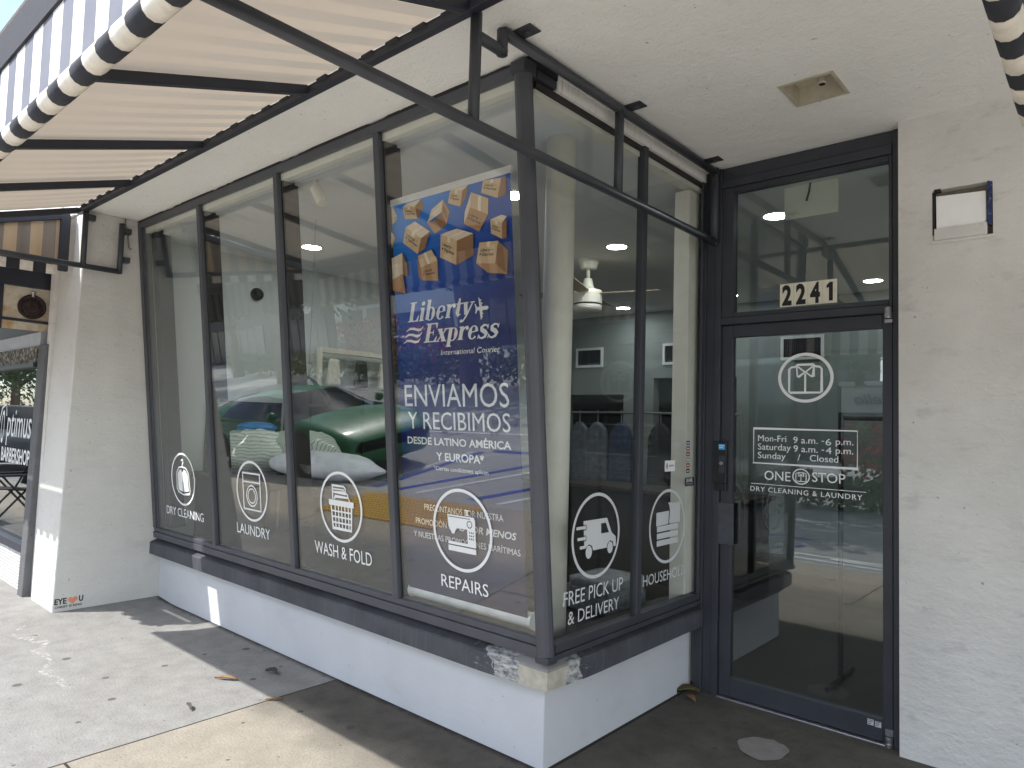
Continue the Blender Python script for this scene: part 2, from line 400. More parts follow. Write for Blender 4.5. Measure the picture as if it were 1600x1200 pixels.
M_BLUEP = plain('blue_road_paint', srgb(38, 66, 150), .8, 0, .2, 12, 0, .3, (30, .6, srgb(120, 118, 120)))
M_WHITEP = plain('white_road_paint', srgb(215, 215, 210), .8, 0, .1, 12, 0, .3, (30, .58, srgb(130, 128, 124)))
mb = MB(); z = -.116
def strip(mb, a, b, w, z, mi=0):
    a, b = Vector((*a, z)), Vector((*b, z)); n = (b-a).cross(Vector((0, 0, 1))).normalized()*w/2
    mb.add([a+n, b+n, b-n, a-n], [(0, 1, 2, 3)], mi)
for a, b in (((-5.65, -3.3), (-5.65, -5.6)), ((-5.5, -5.7), (-1.6, -5.7)), ((-5.3, -3.35), (-3.9, -5.6)), ((-3.9, -3.35), (-2.5, -5.6)), ((-2.5, -3.35), (-1.5, -5.0))): strip(mb, a, b, .12, z)
for a, b in (((-5.85, -3.3), (-5.85, -5.6)), ((-4.85, -3.35), (-3.45, -5.6)), ((-3.45, -3.35), (-2.05, -5.6))): strip(mb, a, b, .08, z, 1)
for a, b in (((-40, -6.9), (-1.6, -6.9)), ((-1.5, -3.75), (6, -3.75)), ((-1.5, -4.35), (6, -4.35)), ((-1.5, -4.05), (2, -3.9)), ((-.9, -4.25), (2, -4.1))): strip(mb, a, b, .1, z, 1)
struct(mb.build('road_marking', [M_BLUEP, M_WHITEP]))
def tactile():
    m, n, l, p = base('tactile_yellow'); pos = geo_pos(n); X, Y, Z = sep(n, l, pos)
    fx = val(n, l, 'SUBTRACT', val(n, l, 'FRACT', val(n, l, 'MULTIPLY', X, 16.4)), .5); fy = val(n, l, 'SUBTRACT', val(n, l, 'FRACT', val(n, l, 'MULTIPLY', Y, 16.4)), .5)
    d = val(n, l, 'SQRT', val(n, l, 'ADD', val(n, l, 'MULTIPLY', fx, fx), val(n, l, 'MULTIPLY', fy, fy)))
    h = ramp(n, l, d, .26, .40, (1, 1, 1, 1), (0, 0, 0, 1))
    col = mixc(n, l, h, srgb(214, 164, 50), srgb(96, 72, 24)); l.new(col, p.inputs['Base Color']); p.inputs['Roughness'].default_value = .8
    l.new(bump(n, l, h, .9, .006), p.inputs['Normal']); return m
mb = MB(); mb.box(-5.1, -3.1, -2.95, -2.2, -.01, .006)
tag(mb.build('tactile_paving', tactile(), loc=(-4.1, -2.6, 0)), 'yellow bumpy tactile paving mat at the kerb, mirrored in the shop glass', 'tactile paving')

# ================================================================== SHOP BUILDING
shop = thing('shop_building', 'white stucco corner shop with raked grey-framed display window and recessed entrance', 'shop', (-1.5, .5, 0))
mb = MB()
mb.prism([(-4.1, 0), (0, 0), (0, 1.40), (-.16, 1.40), (-.16, .16), (-4.1, .16)], 2, -.15, .372)
mb.build('base_wall', M_BASE, shop, bevel=.006)
# --- sill: swept section, chipped at the corner
def sill_mat():
    m, n, l, p = base('sill_paint'); pos = geo_pos(n); X, Y, Z = sep(n, l, pos)
    cx = val(n, l, 'SUBTRACT', X, .05); cy = val(n, l, 'ADD', Y, .05)
    ca = val(n, l, 'MULTIPLY', val(n, l, 'ABSOLUTE', cx), .62)
    d = val(n, l, 'ADD', ca, val(n, l, 'MULTIPLY', val(n, l, 'ABSOLUTE', cy), .9))
    w1 = val(n, l, 'MULTIPLY', val(n, l, 'SUBTRACT', noise(n, l, pos, 9, 6, .6), .5), .16)
    dd = val(n, l, 'ADD', d, w1)
    scrape = noise(n, l, pos, 38, 6, .75, (.6, .6, 1.6))
    grey = mixc(n, l, ramp(n, l, noise(n, l, pos, 4, 5), .35, .7), srgb(60, 62, 68), srgb(80, 82, 88))
    up_ = sep(n, l, n.new('ShaderNodeNewGeometry').outputs['Normal'])[2]
    top = val(n, l, 'MULTIPLY', val(n, l, 'GREATER_THAN', up_, .5), ramp(n, l, noise(n, l, pos, 3, 6, .6), .35, .65))
    grey = mixc(n, l, val(n, l, 'MULTIPLY', top, .6), grey, srgb(40, 40, 42))
    drip = noise(n, l, pos, 1, 3, .5, (40, 40, 1.2))
    grey = mixc(n, l, val(n, l, 'MULTIPLY', ramp(n, l, drip, .52, .7), .25), grey, srgb(104, 104, 106))
    conc = mixc(n, l, ramp(n, l, noise(n, l, pos, 24, 5), .3, .7), srgb(160, 155, 142), srgb(188, 183, 169))
    isX = val(n, l, 'LESS_THAN', dd, .115)
    mid = val(n, l, 'MULTIPLY', val(n, l, 'LESS_THAN', dd, .21), ramp(n, l, scrape, .36, .62))
    out = val(n, l, 'MULTIPLY', val(n, l, 'LESS_THAN', dd, .30), ramp(n, l, scrape, .56, .74))
    col = mixc(n, l, out, grey, srgb(160, 161, 163)); col = mixc(n, l, mid, col, srgb(192, 192, 190)); col = mixc(n, l, isX, col, conc)
    topc = val(n, l, 'MULTIPLY', isX, val(n, l, 'GREATER_THAN', up_, .5)); col = mixc(n, l, val(n, l, 'MULTIPLY', topc, .7), col, srgb(120, 120, 124))
    l.new(col, p.inputs['Base Color']); p.inputs['Roughness'].default_value = .65
    l.new(bump(n, l, val(n, l, 'ADD', isX, scrape), .2, .004), p.inputs['Normal']); return m
sec = [(.09, .374), (.09, .462), (.083, .470), (.02, .492), (-.08, .50), (-.08, .374)]
mb = MB(); rows = []
stations = [(-4.11, None), (-3, None), (-2, None), (-1, None), (-.5, None), (-.3, None), (-.2, None), (-.12, None), (-.06, None)]
def put(fn): rows.append([fn(n_, z) for n_, z in sec])
for x, _ in stations:
    k = max(0, (x+.25)/.25)
    put(lambda n_, z, x=x, k=k: (x, -(n_-(.018*k+rnd.uniform(0, .006)*k if n_ > .05 else 0)), z-(.008*k if z > .45 and n_ > .05 else 0)))
put(lambda n_, z: ((n_-.022 if n_ > .05 else n_), -(n_-.022 if n_ > .05 else n_), z-(.010 if z > .45 and n_ > .05 else 0)))
for y in (.06, .12, .18, .3, .6, 1.0, 1.36):
    k = max(0, (.2-y)/.2)
    put(lambda n_, z, y=y, k=k: (n_-(.018*k if n_ > .05 else 0), y, z-(.008*k if z > .45 and n_ > .05 else 0)))
ns = len(sec); allv = [v for r_ in rows for v in r_]
mb.add(allv, [(i*ns+j, (i+1)*ns+j, (i+1)*ns+(j+1) % ns, i*ns+(j+1) % ns) for i in range(len(rows)-1) for j in range(ns)]+[tuple(range(ns))[::-1], tuple(range((len(rows)-1)*ns, len(rows)*ns))])
lab(mb.build('window_sill', sill_mat(), shop), 'grey painted sill with paint scraped to bare concrete at the corner')
# --- pier
mb = MB(); mb.prism([(-.762, -.15), (-.692, HZ), (.3, HZ), (.3, -.15)], 0, -4.56, LX)
mb.build('pier', M_PIER, shop, bevel=.012, seg=3)
# --- soffit with the light opening, parapet above
SX0, SX1, SY0, SY1 = .803, 1.016, .583, .812
mb = MB()
for x0, x1, y0, y1 in ((-4.56, SX0, -.70, 1.42), (SX1, 6, -.70, 1.42), (SX0, SX1, -.70, SY0), (SX0, SX1, SY1, 1.42)): mb.box(x0, x1, y0, y1, HZ, HZ+.16)
mb.build('soffit', M_SOFFIT, shop)
mb = MB(); mb.box(-4.56, 6, -.703, 7, HZ+.165, 4.6); mb.build('parapet', M_WALL, shop)
# --- right wall with the sconce recess
RX0, RX1, RZ0, RZ1, RY = 1.272, 1.507, 2.437, 2.684, 1.292
mb = MB()
for x0, x1, z0, z1 in ((1.122, RX0, -.1, HZ), (RX1, 6, -.1, HZ), (RX0, RX1, -.1, RZ0), (RX0, RX1, RZ1, HZ)): mb.box(x0, x1, RY, RY+.35, z0, z1)
mb.build('entry_wall', M_WALL, shop)
# --- display window
win = bpy.data.objects.new('display_window', None); COL.objects.link(win); win.parent = shop; win['_w'] = tuple(shop['_w'])
def wpart(mb, name, mat, **k): return mb.build(name, mat, win, **k)
MX = (-2.97, -1.932, -.947)
mb = MB(); rbox(mb, LX+.005, .02, 2.474, 2.522, -.02, .018); wpart(mb, 'head_rail', M_GREY, bevel=.004)
mb = MB(); pts = []
for i in range(90):
    x = LX+.005+i*(4.06/89); pts.append((x, 2.522+.020+rnd.uniform(-.006, .008)+.010*math.sin(i*.35)))
for i in range(89):
    (x0, t0), (x1, t1) = pts[i], pts[i+1]
    mb.hexa([FG(x0, 2.521, -.02), FG(x1, 2.521, -.02), FG(x1, 2.521, .012), FG(x0, 2.521, .012)], [FG(x0, t0, -.02), FG(x1, t1, -.02), FG(x1, t1, .012), FG(x0, t0, .012)])
wpart(mb, 'caulk_bead', M_CAULK)
mb = MB(); rbox(mb, LX+.005, .03, 2.435, 2.473, -.06, -.012); wpart(mb, 'inner_head', M_COLM)
mb = MB(); rbox(mb, LX+.005, .045, -.03, .018, -.03, .020); rbox(mb, LX+.005, .03, .020, .052, -.03, .012); wpart(mb, 'bottom_rail', M_GREY, bevel=.003)
mb = MB(); rbox(mb, LX+.004, LX+.055, .05, 2.473, -.05, .018); rbox(mb, LX+.056, LX+.085, .05, 2.473, -.05, .006); wpart(mb, 'end_stile', M_GREY, bevel=.003)
mb = MB(); rbox(mb, LX+.09, LX+.20, .05, 2.473, -.16, -.05); wpart(mb, 'inner_post', M_GREYD, bevel=.004)
for x in MX:
    mb = MB(); rbox(mb, x-.023, x+.023, .05, 2.473, -.010, .020); wpart(mb, 'mullion', M_GREY, bevel=.004)
    mb = MB(); rbox(mb, x-.028, x+.028, .04, 2.434, -.125, -.012); wpart(mb, 'inner_mullion', M_WOODIN, bevel=.003)
edges = [LX+.07]+list(MX)+[.035]
for i in range(4):
    mb = MB(); rbox(mb, edges[i]+.012, edges[i+1]-.012, .03, 2.47, -.006, 0); wpart(mb, 'glass_pane', M_GLASS)
# corner post, rounded
mb = MB()
prof = [(.040*math.cos(a)*1.0, .040*math.sin(a)) for a in [2*math.pi*k/14 for k in range(14)]]
lo = [Vector((.042+u, -.052+v, .515)) for u, v in prof]; hi = [Vector((.046+u, -.312+v, 3.0)) for u, v in prof]
mb.hexa(lo, hi); wpart(mb, 'corner_post', M_GREY, smooth=False, bevel=.002)
mb = MB(); mb.box(.005, .086, -.352, -.27, 2.985, 3.045); wpart(mb, 'corner_cap', M_GREYD, bevel=.006)
mb = MB(); mb.box(.012, .084, -.090, -.02, .488, .520); wpart(mb, 'corner_foot', M_GREYD, bevel=.006)
# side return (vertical glass)
rk = lambda z: -.05-(z-.534)*.264/2.545
mb = MB(); mb.box(.03, .078, rk(3)+.05, -.12, 2.992, 3.03); wpart(mb, 'side_head', M_GREYD, bevel=.003)
mb = MB(); mb.box(.0, .083, rk(3)-.02, -.12, 3.031, 3.058); wpart(mb, 'side_caulk', M_CAULK)
mb = MB(); mb.box(.0, .066, rk(3)+.06, 1.36, 2.962, 2.985); wpart(mb, 'side_inner_head', M_WOODIN)
mb = MB(); mb.box(-.02, .048, rk(3)+.07, 1.36, 2.935, 2.961); wpart(mb, 'side_inner_trim', M_COLM)
def strip_mat():
    m, n, l, p = base('stained_wood_strip'); pos = geo_pos(n); X, Y, Z = sep(n, l, pos)
    d = noise(n, l, pos, 1, 5, .7, (10, 60, 5)); col = mixc(n, l, ramp(n, l, d, .56, .82), srgb(238, 236, 230), srgb(120, 114, 108))
    l.new(col, p.inputs['Base Color']); p.inputs['Roughness'].default_value = .8; return m
mb = MB(); mb.box(.02, .084, -.116, 1.345, 2.987, 3.043); mb.box(.02, .092, -.116, 1.36, 3.045, 3.057); wpart(mb, 'lintel_strip', strip_mat())
mb = MB(); mb.box(.0, .080, -.02, 1.35, .497, .522); mb.box(.02, .074, -.02, 1.35, .524, .563); wpart(mb, 'side_bottom_rail', M_GREYD, bevel=.003)
mb = MB(); mb.box(.035, .078, .638, .682, .564, 2.990); wpart(mb, 'side_mullion', M_GREYD, bevel=.004)
mb = MB(); mb.box(.067, .08, 1.315, 1.358, .564, 2.985); wpart(mb, 'jamb_stile', M_GREYD, bevel=.003)
for a, b in ((None, .645), (.675, 1.32)):
    mb = MB(); poly = [(rk(.55) if a is None else a, .55), (b, .55), (b, 2.99), (rk(2.99) if a is None else a, 2.99)]
    mb.prism(poly, 0, .052, .058); wpart(mb, 'side_pane', M_GLASSS)

# ---- window decals
def caption(name, t, u0, u1, v0, v1, fn=f_front, mats=M_VINYL, **k):
    d = Decal(fn); d.text(t, u0, u1, v0, v1, **k); return d.build(name, mats, win)
def icon(fn, c, r, draw, mats=M_VINYL, name='service_decal'):
    d = Decal(fn); d.ring(c, r, r, .0155, n=64); draw(d, c); return d.build(name, mats, win)
def dr_coat(d, c):
    x, y = c
    d.stroke([(x-.085, y-.10), (x-.108, y-.075), (x-.10, y+.05), (x-.06, y+.088), (x, y+.095), (x+.06, y+.088), (x+.10, y+.05), (x+.115, y-.08), (x+.105, y-.105), (x, y-.118)], .011, closed=True)
    d.poly([(x-.082, y-.08), (x-.085, y+.04), (x-.05, y+.07), (x-.018, y+.075), (x-.008, y-.02), (x-.006, y-.095), (x-.06, y-.09)])
    d.poly([(x+.006, y-.095), (x+.006, y-.03), (x+.018, y+.075), (x+.05, y+.07), (x+.085, y+.04), (x+.095, y-.085), (x+.06, y-.09)])
    d.poly([(x-.01, y+.058), (x+.01, y+.058), (x+.004, y-.02), (x-.004, y-.02)])
    d.stroke([(x, y+.095), (x, y+.115), (x+.018, y+.128), (x+.014, y+.150), (x-.006, y+.150), (x-.014, y+.138)], .010)
icon(f_front, (-3.468, .484), .203, dr_coat); caption('lettering', 'DRY CLEANING', -3.787, -3.152, .190, .254)
def dr_wash(d, c):
    x, y = c
    d.stroke([(x-.11, y-.125), (x-.11, y+.118), (x+.112, y+.118), (x+.112, y-.125)], .011, closed=True)
    d.stroke([(x-.11, y+.060), (x+.112, y+.060)], .010); d.ring((x+.002, y-.032), .073, .073, .010); d.ring((x+.002, y-.032), .052, .052, .009)
icon(f_front, (-2.43, .483), .203, dr_wash); caption('lettering', 'LAUNDRY', -2.652, -2.218, .183, .250)
def dr_basket(d, c):
    x, y = c
    d.stroke([(x-.092, y+.012), (x-.080, y-.128), (x+.094, y-.128), (x+.106, y+.012)], .014, closed=True)
    d.rect(x-.112, x+.126, y+.004, y+.036)
    for k in range(1, 6): d.rect(x-.088+k*.0315, x-.079+k*.0315, y-.125, y+.006)
    for k in range(3): d.rect(x-.084, x+.100, y-.098+k*.033, y-.089+k*.033)
    d.stroke([(x-.070, y+.040), (x-.070, y+.120), (x+.04, y+.120), (x+.055, y+.108), (x+.055, y+.082), (x-.062, y+.082)], .010)
    d.stroke([(x-.062, y+.100), (x+.045, y+.100)], .008); d.stroke([(x-.055, y+.040), (x-.045, y+.058), (x+.08, y+.058), (x+.092, y+.036)], .010)
    d.stroke([(x+.055, y+.084), (x+.075, y+.075), (x+.08, y+.058)], .009)
icon(f_front, (-1.427, .480), .203, dr_basket); caption('lettering', 'WASH & FOLD', -1.706, -1.157, .180, .252)
def dr_sew(d, c):
    x, y = c
    d.poly([(x-.095, y+.070), (x+.085, y+.070), (x+.092, y+.055), (x+.092, y-.060), (x+.038, y-.060), (x+.038, y+.008), (x-.035, y+.008), (x-.052, y-.022), (x-.066, y-.022), (x-.090, y+.012)])
    d.rect(x-.095, x+.092, y-.074, y-.060); d.rect(x-.095, x+.092, y-.106, y-.080)
    d.rect(x+.030, x+.052, y+.074, y+.080); d.rect(x+.036, x+.046, y+.074, y+.098); d.rect(x+.028, x+.054, y+.095, y+.102)
    d.stroke([(x-.088, y+.060), (x+.06, y+.060)], .0035, 1); d.ring((x+.055, y+.034), .018, .018, .004, 1)
    for i in range(3):
        for j in range(3): d.disc((x+.054+i*.012, y-.004-j*.015), .0035, .0045, 1, 8)
icon(f_front, (-.447, .467), .200, dr_sew, [M_VINYL, M_INK]); caption('lettering', 'REPAIRS', -.604, -.287, .174, .233)
def dr_van(d, c):
    y0, z0 = c                                   # u runs along +Y, v is up
    P = lambda pts: [(y0+a, z0+b) for a, b in pts]
    d.poly(P([(-.11, .075), (.085, .075), (.13, .0), (.165, -.022), (.168, -.068), (.148, -.068), (.142, -.045), (.118, -.036), (.095, -.048), (.088, -.068), (-.028, -.068), (-.036, -.046), (-.062, -.036), (-.088, -.05), (-.10, -.045)]))
    d.disc((y0-.062, z0-.072), .026, .030); d.disc((y0+.117, z0-.070), .024, .028)
    d.poly(P([(.035, .052), (.075, .052), (.105, .004), (.038, .004)]), 1)
    for v, a in ((.045, -.165), (-.005, -.155), (-.045, -.135)): d.stroke(P([(a, v), (-.09, v)]), .014)
    for v in (.045, -.005): d.stroke(P([(-.115, v+.011), (-.09, v+.011), (-.085, v), (-.09, v-.011), (-.115, v-.011)]), .004, 1)
icon(f_side, (.295, 1.0), .200, dr_van, [M_VINYLG, M_INK])
caption('lettering', 'FREE PICK UP', .046, .535, .709, .772, f_side, M_VINYLG); caption('lettering', '& DELIVERY', .082, .503, .623, .680, f_side, M_VINYLG)
def dr_house(d, c):
    y0, z0 = c; P = lambda pts: [(y0+a, z0+b) for a, b in pts]
    for v in (-.10, -.062, -.024): d.poly(P([(-.118, v), (.118, v), (.118, v+.030), (-.118, v+.030)]))
    d.poly(P([(-.128, .008), (.004, .010), (.014, .082), (-.126, .080)])); d.poly(P([(.012, .012), (.138, .012), (.140, .125), (.09, .120), (.0, .128), (.014, .108), (.022, .08)]))
icon(f_side, (.982, .980), .200, dr_house, M_VINYLG); caption('lettering', 'HOUSEHOLD', .728, 1.195, .690, .745, f_side, M_VINYLG)
d = Decal(f_side); d.rect(1.174, 1.286, 1.186, 1.233); d.text('24 HR.', 1.190, 1.270, 1.207, 1.228, bold=.02, mi=1); d.rect(1.190, 1.270, 1.193, 1.200, 2)
d.build('hours_sticker', [M_INK, M_VINYL, plain('grey_print', (.25, .25, .25, 1))], win)
d = Decal(f_side)
for i, mi in enumerate((0, 1, 2, 3, 1, 4)): d.rect(1.186, 1.226, 1.420-i*.032, 1.444-i*.032, mi); d.rect(1.195, 1.217, 1.428-i*.032, 1.434-i*.032, 5)
d.build('payment_sticker', [plain('st_blue', srgb(40, 60, 140)), plain('st_red', srgb(150, 50, 45)), plain('st_maroon', srgb(110, 40, 50)), plain('st_grey', srgb(150, 150, 150)), M_INK, M_VINYL], win)
d = Decal(f_side); d.rect(.938, 1.052, 1.276, 1.336); d.stroke([(.962, 1.29), (.97, 1.306), (.962, 1.322)], .006, 1); d.stroke([(.955, 1.296), (.96, 1.306), (.955, 1.316)], .005, 1); d.rect(.985, 1.04, 1.302, 1.312, 2)
d.build('contactless_sticker', [M_VINYL, M_INK, plain('grey_print2', (.4, .4, .4, 1))], win)

# ---- door set
FY = 1.372
mb = MB()
mb.box(.084, .137, FY-.004, 1.44, 0, HZ); mb.box(.139, .176, FY-.012, 1.44, 0, HZ-.002)
mb.box(1.080, 1.121, FY-.006, 1.44, 0, HZ-.002)
mb.box(.177, 1.079, FY-.002, 1.44, 2.985, HZ-.003); mb.box(.177, 1.079, FY-.016, 1.44, 2.935, 2.983)
mb.box(.177, 1.079, FY-.012, 1.44, 2.124, 2.165)
mb.build('door_frame', M_GREYD, shop, bevel=.003)
mb = MB(); mb.box(.03, .083, 1.36, 1.44, 0, HZ-.001); mb.build('jamb_panel', M_GREYD, shop, bevel=.004)
mb = MB(); mb.box(.178, 1.078, FY-.02, 1.45, -.02, .008); mb.build('threshold', M_STEEL, shop, bevel=.003)
# transom
tr = MB(); tr.box(.178, .246, FY-.004, 1.43, 2.167, 2.933); tr.box(1.062, 1.078, FY-.004, 1.43, 2.167, 2.933); tr.box(.247, 1.061, FY-.004, 1.43, 2.167, 2.192); tr.box(.247, 1.061, FY-.004, 1.43, 2.905, 2.933)
trans = tr.build('transom_window', M_GREYD, shop, bevel=.003)
mb = MB(); mb.box(.24, 1.066, 1.402, 1.408, 2.185, 2.91); mb.build('transom_pane', M_GLASSD, trans)
PZ = 2.203
d = Decal(lambda u, v, e: (u, 1.392-e, v)); d.rect(.510, .811, PZ, PZ+.128)
for i, c_ in enumerate('2241'):
    u = .510+i*.0752
    if i: d.rect(u-.0006, u+.0006, PZ+.001, PZ+.127, 2)
    if c_ == '1': d.poly([(u+.034, PZ+.013), (u+.054, PZ+.013), (u+.054, PZ+.114), (u+.038, PZ+.114), (u+.022, PZ+.098), (u+.022, PZ+.082), (u+.034, PZ+.086)], 1)
    else: d.text(c_, u+.012, u+.064, PZ+.013, PZ+.114, bold=.045, mi=1)
d.build('number_plate', [plain('cream_plate', srgb(222, 216, 196), .6, 0, .05, 30), M_INK, plain('plate_seam', (.4, .38, .33, 1))], trans)
# leaf
mb = MB()
mb.box(.180, .244, 1.378, 1.425, .012, 2.118); mb.box(1.031, 1.076, 1.378, 1.425, .012, 2.118)
mb.box(.2445, 1.0305, 1.378, 1.425, 2.050, 2.118); mb.box(.2445, 1.0305, 1.378, 1.425, .012, .118)
leaf = mb.build('front_door', M_GREYD, shop, bevel=.003)
mb = MB(); mb.box(.24, 1.035, 1.402, 1.408, .112, 2.055); mb.build('door_pane', M_GLASSD, leaf)
def emblem(d, c, r, w, mi=0):
    x, y = c; k = r/.14
    d.ring(c, r, r*.93, w, mi, n=64)
    P = lambda pts: [(x+a*k, y+b*k) for a, b in pts]
    d.stroke(P([(-.072, .055), (-.082, .045), (-.082, -.072), (-.075, -.078), (.075, -.078), (.082, -.072), (.082, .045), (.072, .055), (.05, .058), (.04, .068), (-.04, .068), (-.05, .058)]), w*.62, mi, True)
    d.stroke(P([(0, .02), (0, -.075)]), w*.62, mi)
    d.stroke(P([(-.044, .062), (-.040, .006), (-.034, .004), (0, .030), (.034, .004), (.040, .006), (.044, .062)]), w*.5, mi)
    d.stroke(P([(-.04, .060), (0, .028), (.04, .060)]), w*.5, mi)
d = Decal(f_door); emblem(d, (.6455, 1.808), .146, .0165); d.build('door_emblem', M_VINYL, leaf)
d = Decal(f_door); d.stroke([(.364, 1.332), (.364, 1.526), (.908, 1.526), (.908, 1.332)], .006, closed=True)
for t, u0, u1, v in (('Mon-Fri', .389, .546, 1.455), ('9 a.m.', .584, .712, 1.452), ('-', .732, .745, 1.452), ('6', .752, .780, 1.447), ('p.m.', .803, .889, 1.452),
                     ('Saturday', .389, .571, 1.408), ('9 a.m.', .586, .712, 1.405), ('-', .732, .745, 1.405), ('4', .754, .782, 1.402), ('p.m.', .803, .889, 1.405),
                     ('Sunday', .389, .544, 1.360), ('/', .608, .622, 1.358), ('Closed', .672, .816, 1.358)):
    if t == '-': d.rect(u0, u1, v+.013, v+.0175)
    else: d.text(t, u0, u1, v, v+.034)
d.build('opening_hours', M_VINYL, leaf)
d = Decal(f_door); d.text('ONE', .427, .570, 1.242, 1.292); d.text('STOP', .684, .850, 1.250, 1.300); emblem(d, (.626, 1.272), .046, .006)
d.rect(.351, .950, 1.2145, 1.2175); d.text('DRY CLEANING & LAUNDRY', .348, .932, 1.174, 1.200, space=1.15); d.build('shop_lettering', M_VINYL, leaf)
mb = MB(); mb.box(.140, .224, 1.352, 1.377, 1.205, 1.448); mb.box(.143, .222, 1.356, 1.377, 1.16, 1.203); lock = mb.build('door_lock', M_BLACK, leaf, bevel=.004)
mb = MB(); mb.box(.182, .214, 1.346, 1.3515, 1.262, 1.365); mb.build('lock_plate', M_GREYD, lock, bevel=.002) if False else mb.build('lock_plate', M_GREYD, leaf, bevel=.002)
mb = MB(); mb.lathe([(.0, 0), (.0105, 0), (.0105, .008), (.006, .008), (.006, .004), (0, .004)], (.198, 1.346, 1.32), 16, axis=(0, -1, 0)); mb.build('key_cylinder', M_STEEL, leaf)
d = Decal(lambda u, v, e: (u, 1.352-e, v)); d.rect(.178, .216, 1.398, 1.430); d.rect(.181, .213, 1.418, 1.422, 1); d.rect(.181, .205, 1.408, 1.412, 1)
d.build('blue_sticker', [plain('sticker_blue', srgb(70, 170, 225)), M_VINYL], leaf)
mb = MB(); mb.box(.168, .262, 1.364, 1.377, .858, 1.092); mb.build('latch_guard', plain('scuffed_guard', srgb(74, 76, 82), .45, 0, .2, 20, .1, .4, (30, .68, srgb(170, 170, 170))), leaf, bevel=.002)
for z0, n_ in ((2.095, 1), (-.01, -1)):
    mb = MB(); mb.lathe([(0, 0), (.017, 0), (.019, .006), (.019, .028), (.017, .03), (.017, .055), (.012, .058), (0, .058)], (1.062, 1.362, z0), 16)
    mb.box(1.045, 1.08, 1.360, 1.377, z0+(-.022 if n_ > 0 else .062), z0+(-.004 if n_ > 0 else .092)); mb.build('pivot_hinge', M_STEEL, leaf, smooth=False, bevel=.001)
d = Decal(lambda u, v, e: (u, 1.378-e, v)); d.rect(.962, .990, .076, .104); d.rect(.996, 1.024, .074, .102)
for a in (.962, .996):
    for k in range(3): d.rect(a+.003, a+.024-.004*k, .097-k*.008, .100-k*.008, 1)
d.build('maker_sticker', [M_VINYLG, M_INK], leaf)
# ---- interior shell
mb = MB(); mb.prism([(-4.03, .17), (-.17, .17), (-.17, 1.445), (1.7, 1.445), (1.7, 5.3), (-4.03, 5.3)], 2, -.1, .012); mb.build('interior_floor', M_INTF, shop)
mb = MB(); mb.box(-4.5, 3, -.28, 7, 2.952, 3.055)
mb.v = [(x, (rk(z)+.10 if y < 0 else y), z) for x, y, z in mb.v]
# keep the ceiling behind the glass and the doorway soffit in front of it
mb = MB(); mb.prism([(-4.4, -.20), (.01, -.20), (.01, 1.43), (1.9, 1.43), (1.9, 5.3), (-4.4, 5.3)], 2, 2.95, 3.05); mb.build('interior_ceiling', M_INTC, shop)
mb = MB(); mb.box(-4.4, -4.03, .302, 5.3, 0, 2.95); mb.prism([(rk(.52)+.03, .52), (.302, .52), (.302, 2.95), (rk(2.95)+.03, 2.95)], 0, -4.036, -4.031); mb.build('interior_side_wall', M_INTW, shop)
mb = MB(); mb.box(1.7, 1.9, 1.7, 5.3, 0, 2.95); mb.build('interior_end_wall', M_INTW, shop)
mb = MB()
for x0, x1, z0, z1 in ((-4.03, -3.75, 0, 2.95), (-3.75, -2.85, 1.92, 2.95), (-2.85, -2.42, 0, 2.95), (-2.42, -1.35, 2.12, 2.95), (-1.35, 1.9, 0, 2.95)): mb.box(x0, x1, 5.15, 5.3, z0, z1)
mb.build('interior_back_wall', plain('back_wall_paint', srgb(134, 143, 139), .8, 0, .05, 2, .05), shop)
mb = MB(); mb.box(-4.4, 1.9, 7.0, 7.1, 0, 3); mb.box(-4.4, -4.3, 5.3, 7, 0, 3); mb.box(-1.2, -1.1, 5.3, 7, 0, 3); mb.box(-4.4, -1, 5.3, 7, 2.96, 3.05); mb.box(-4.4, -1, 5.3, 7, -.1, 0); mb.build('back_room', plain('back_room_dark', (.03, .03, .03, 1), .9), shop)
mb = MB(); mb.box(-4.03, -.16, .17, 1.25, .02, .455); mb.box(-4.03, -.10, -.03, .169, .375, .50, 1); mb.box(-.1605, -.012, .17, 1.36, .376, .50)
mb.build('display_platform', [M_DARKF, M_TAN], shop)
mb = MB(); mb.lathe([(.0, .46), (.078, .46), (.074, 2.949), (0, 2.949)], (-.172, .25, 0), 28); mb.build('round_column', M_COLM, shop, smooth=True)
mb = MB(); mb.box(-.068, .03, 1.24, 1.37, .50, 2.93); mb.build('square_column', M_COLM, shop, bevel=.005)
for x0, x1 in ((-3.60, -3.17), (-2.29, -1.86), (-.85, -.40)):
    mb = MB(); z0, z1 = 2.28, 2.54
    for a, b, c, e in ((x0, x1, z0, z0+.03), (x0, x1, z1-.03, z1), (x0, x0+.03, z0+.03, z1-.03), (x1-.03, x1, z0+.03, z1-.03)): mb.box(a, b, 5.125, 5.149, c, e)
    mb.box(x0+.03, x1-.03, 5.140, 5.149, z0+.03, z1-.03, 1)
    k = x0+.045
    while k < x1-.04: mb.box(k, k+.006, 5.128, 5.139, z0+.03, z1-.03, 2); k += .022
    mb.build('air_vent', [M_INTC, M_BLACK, M_GREYD], shop)

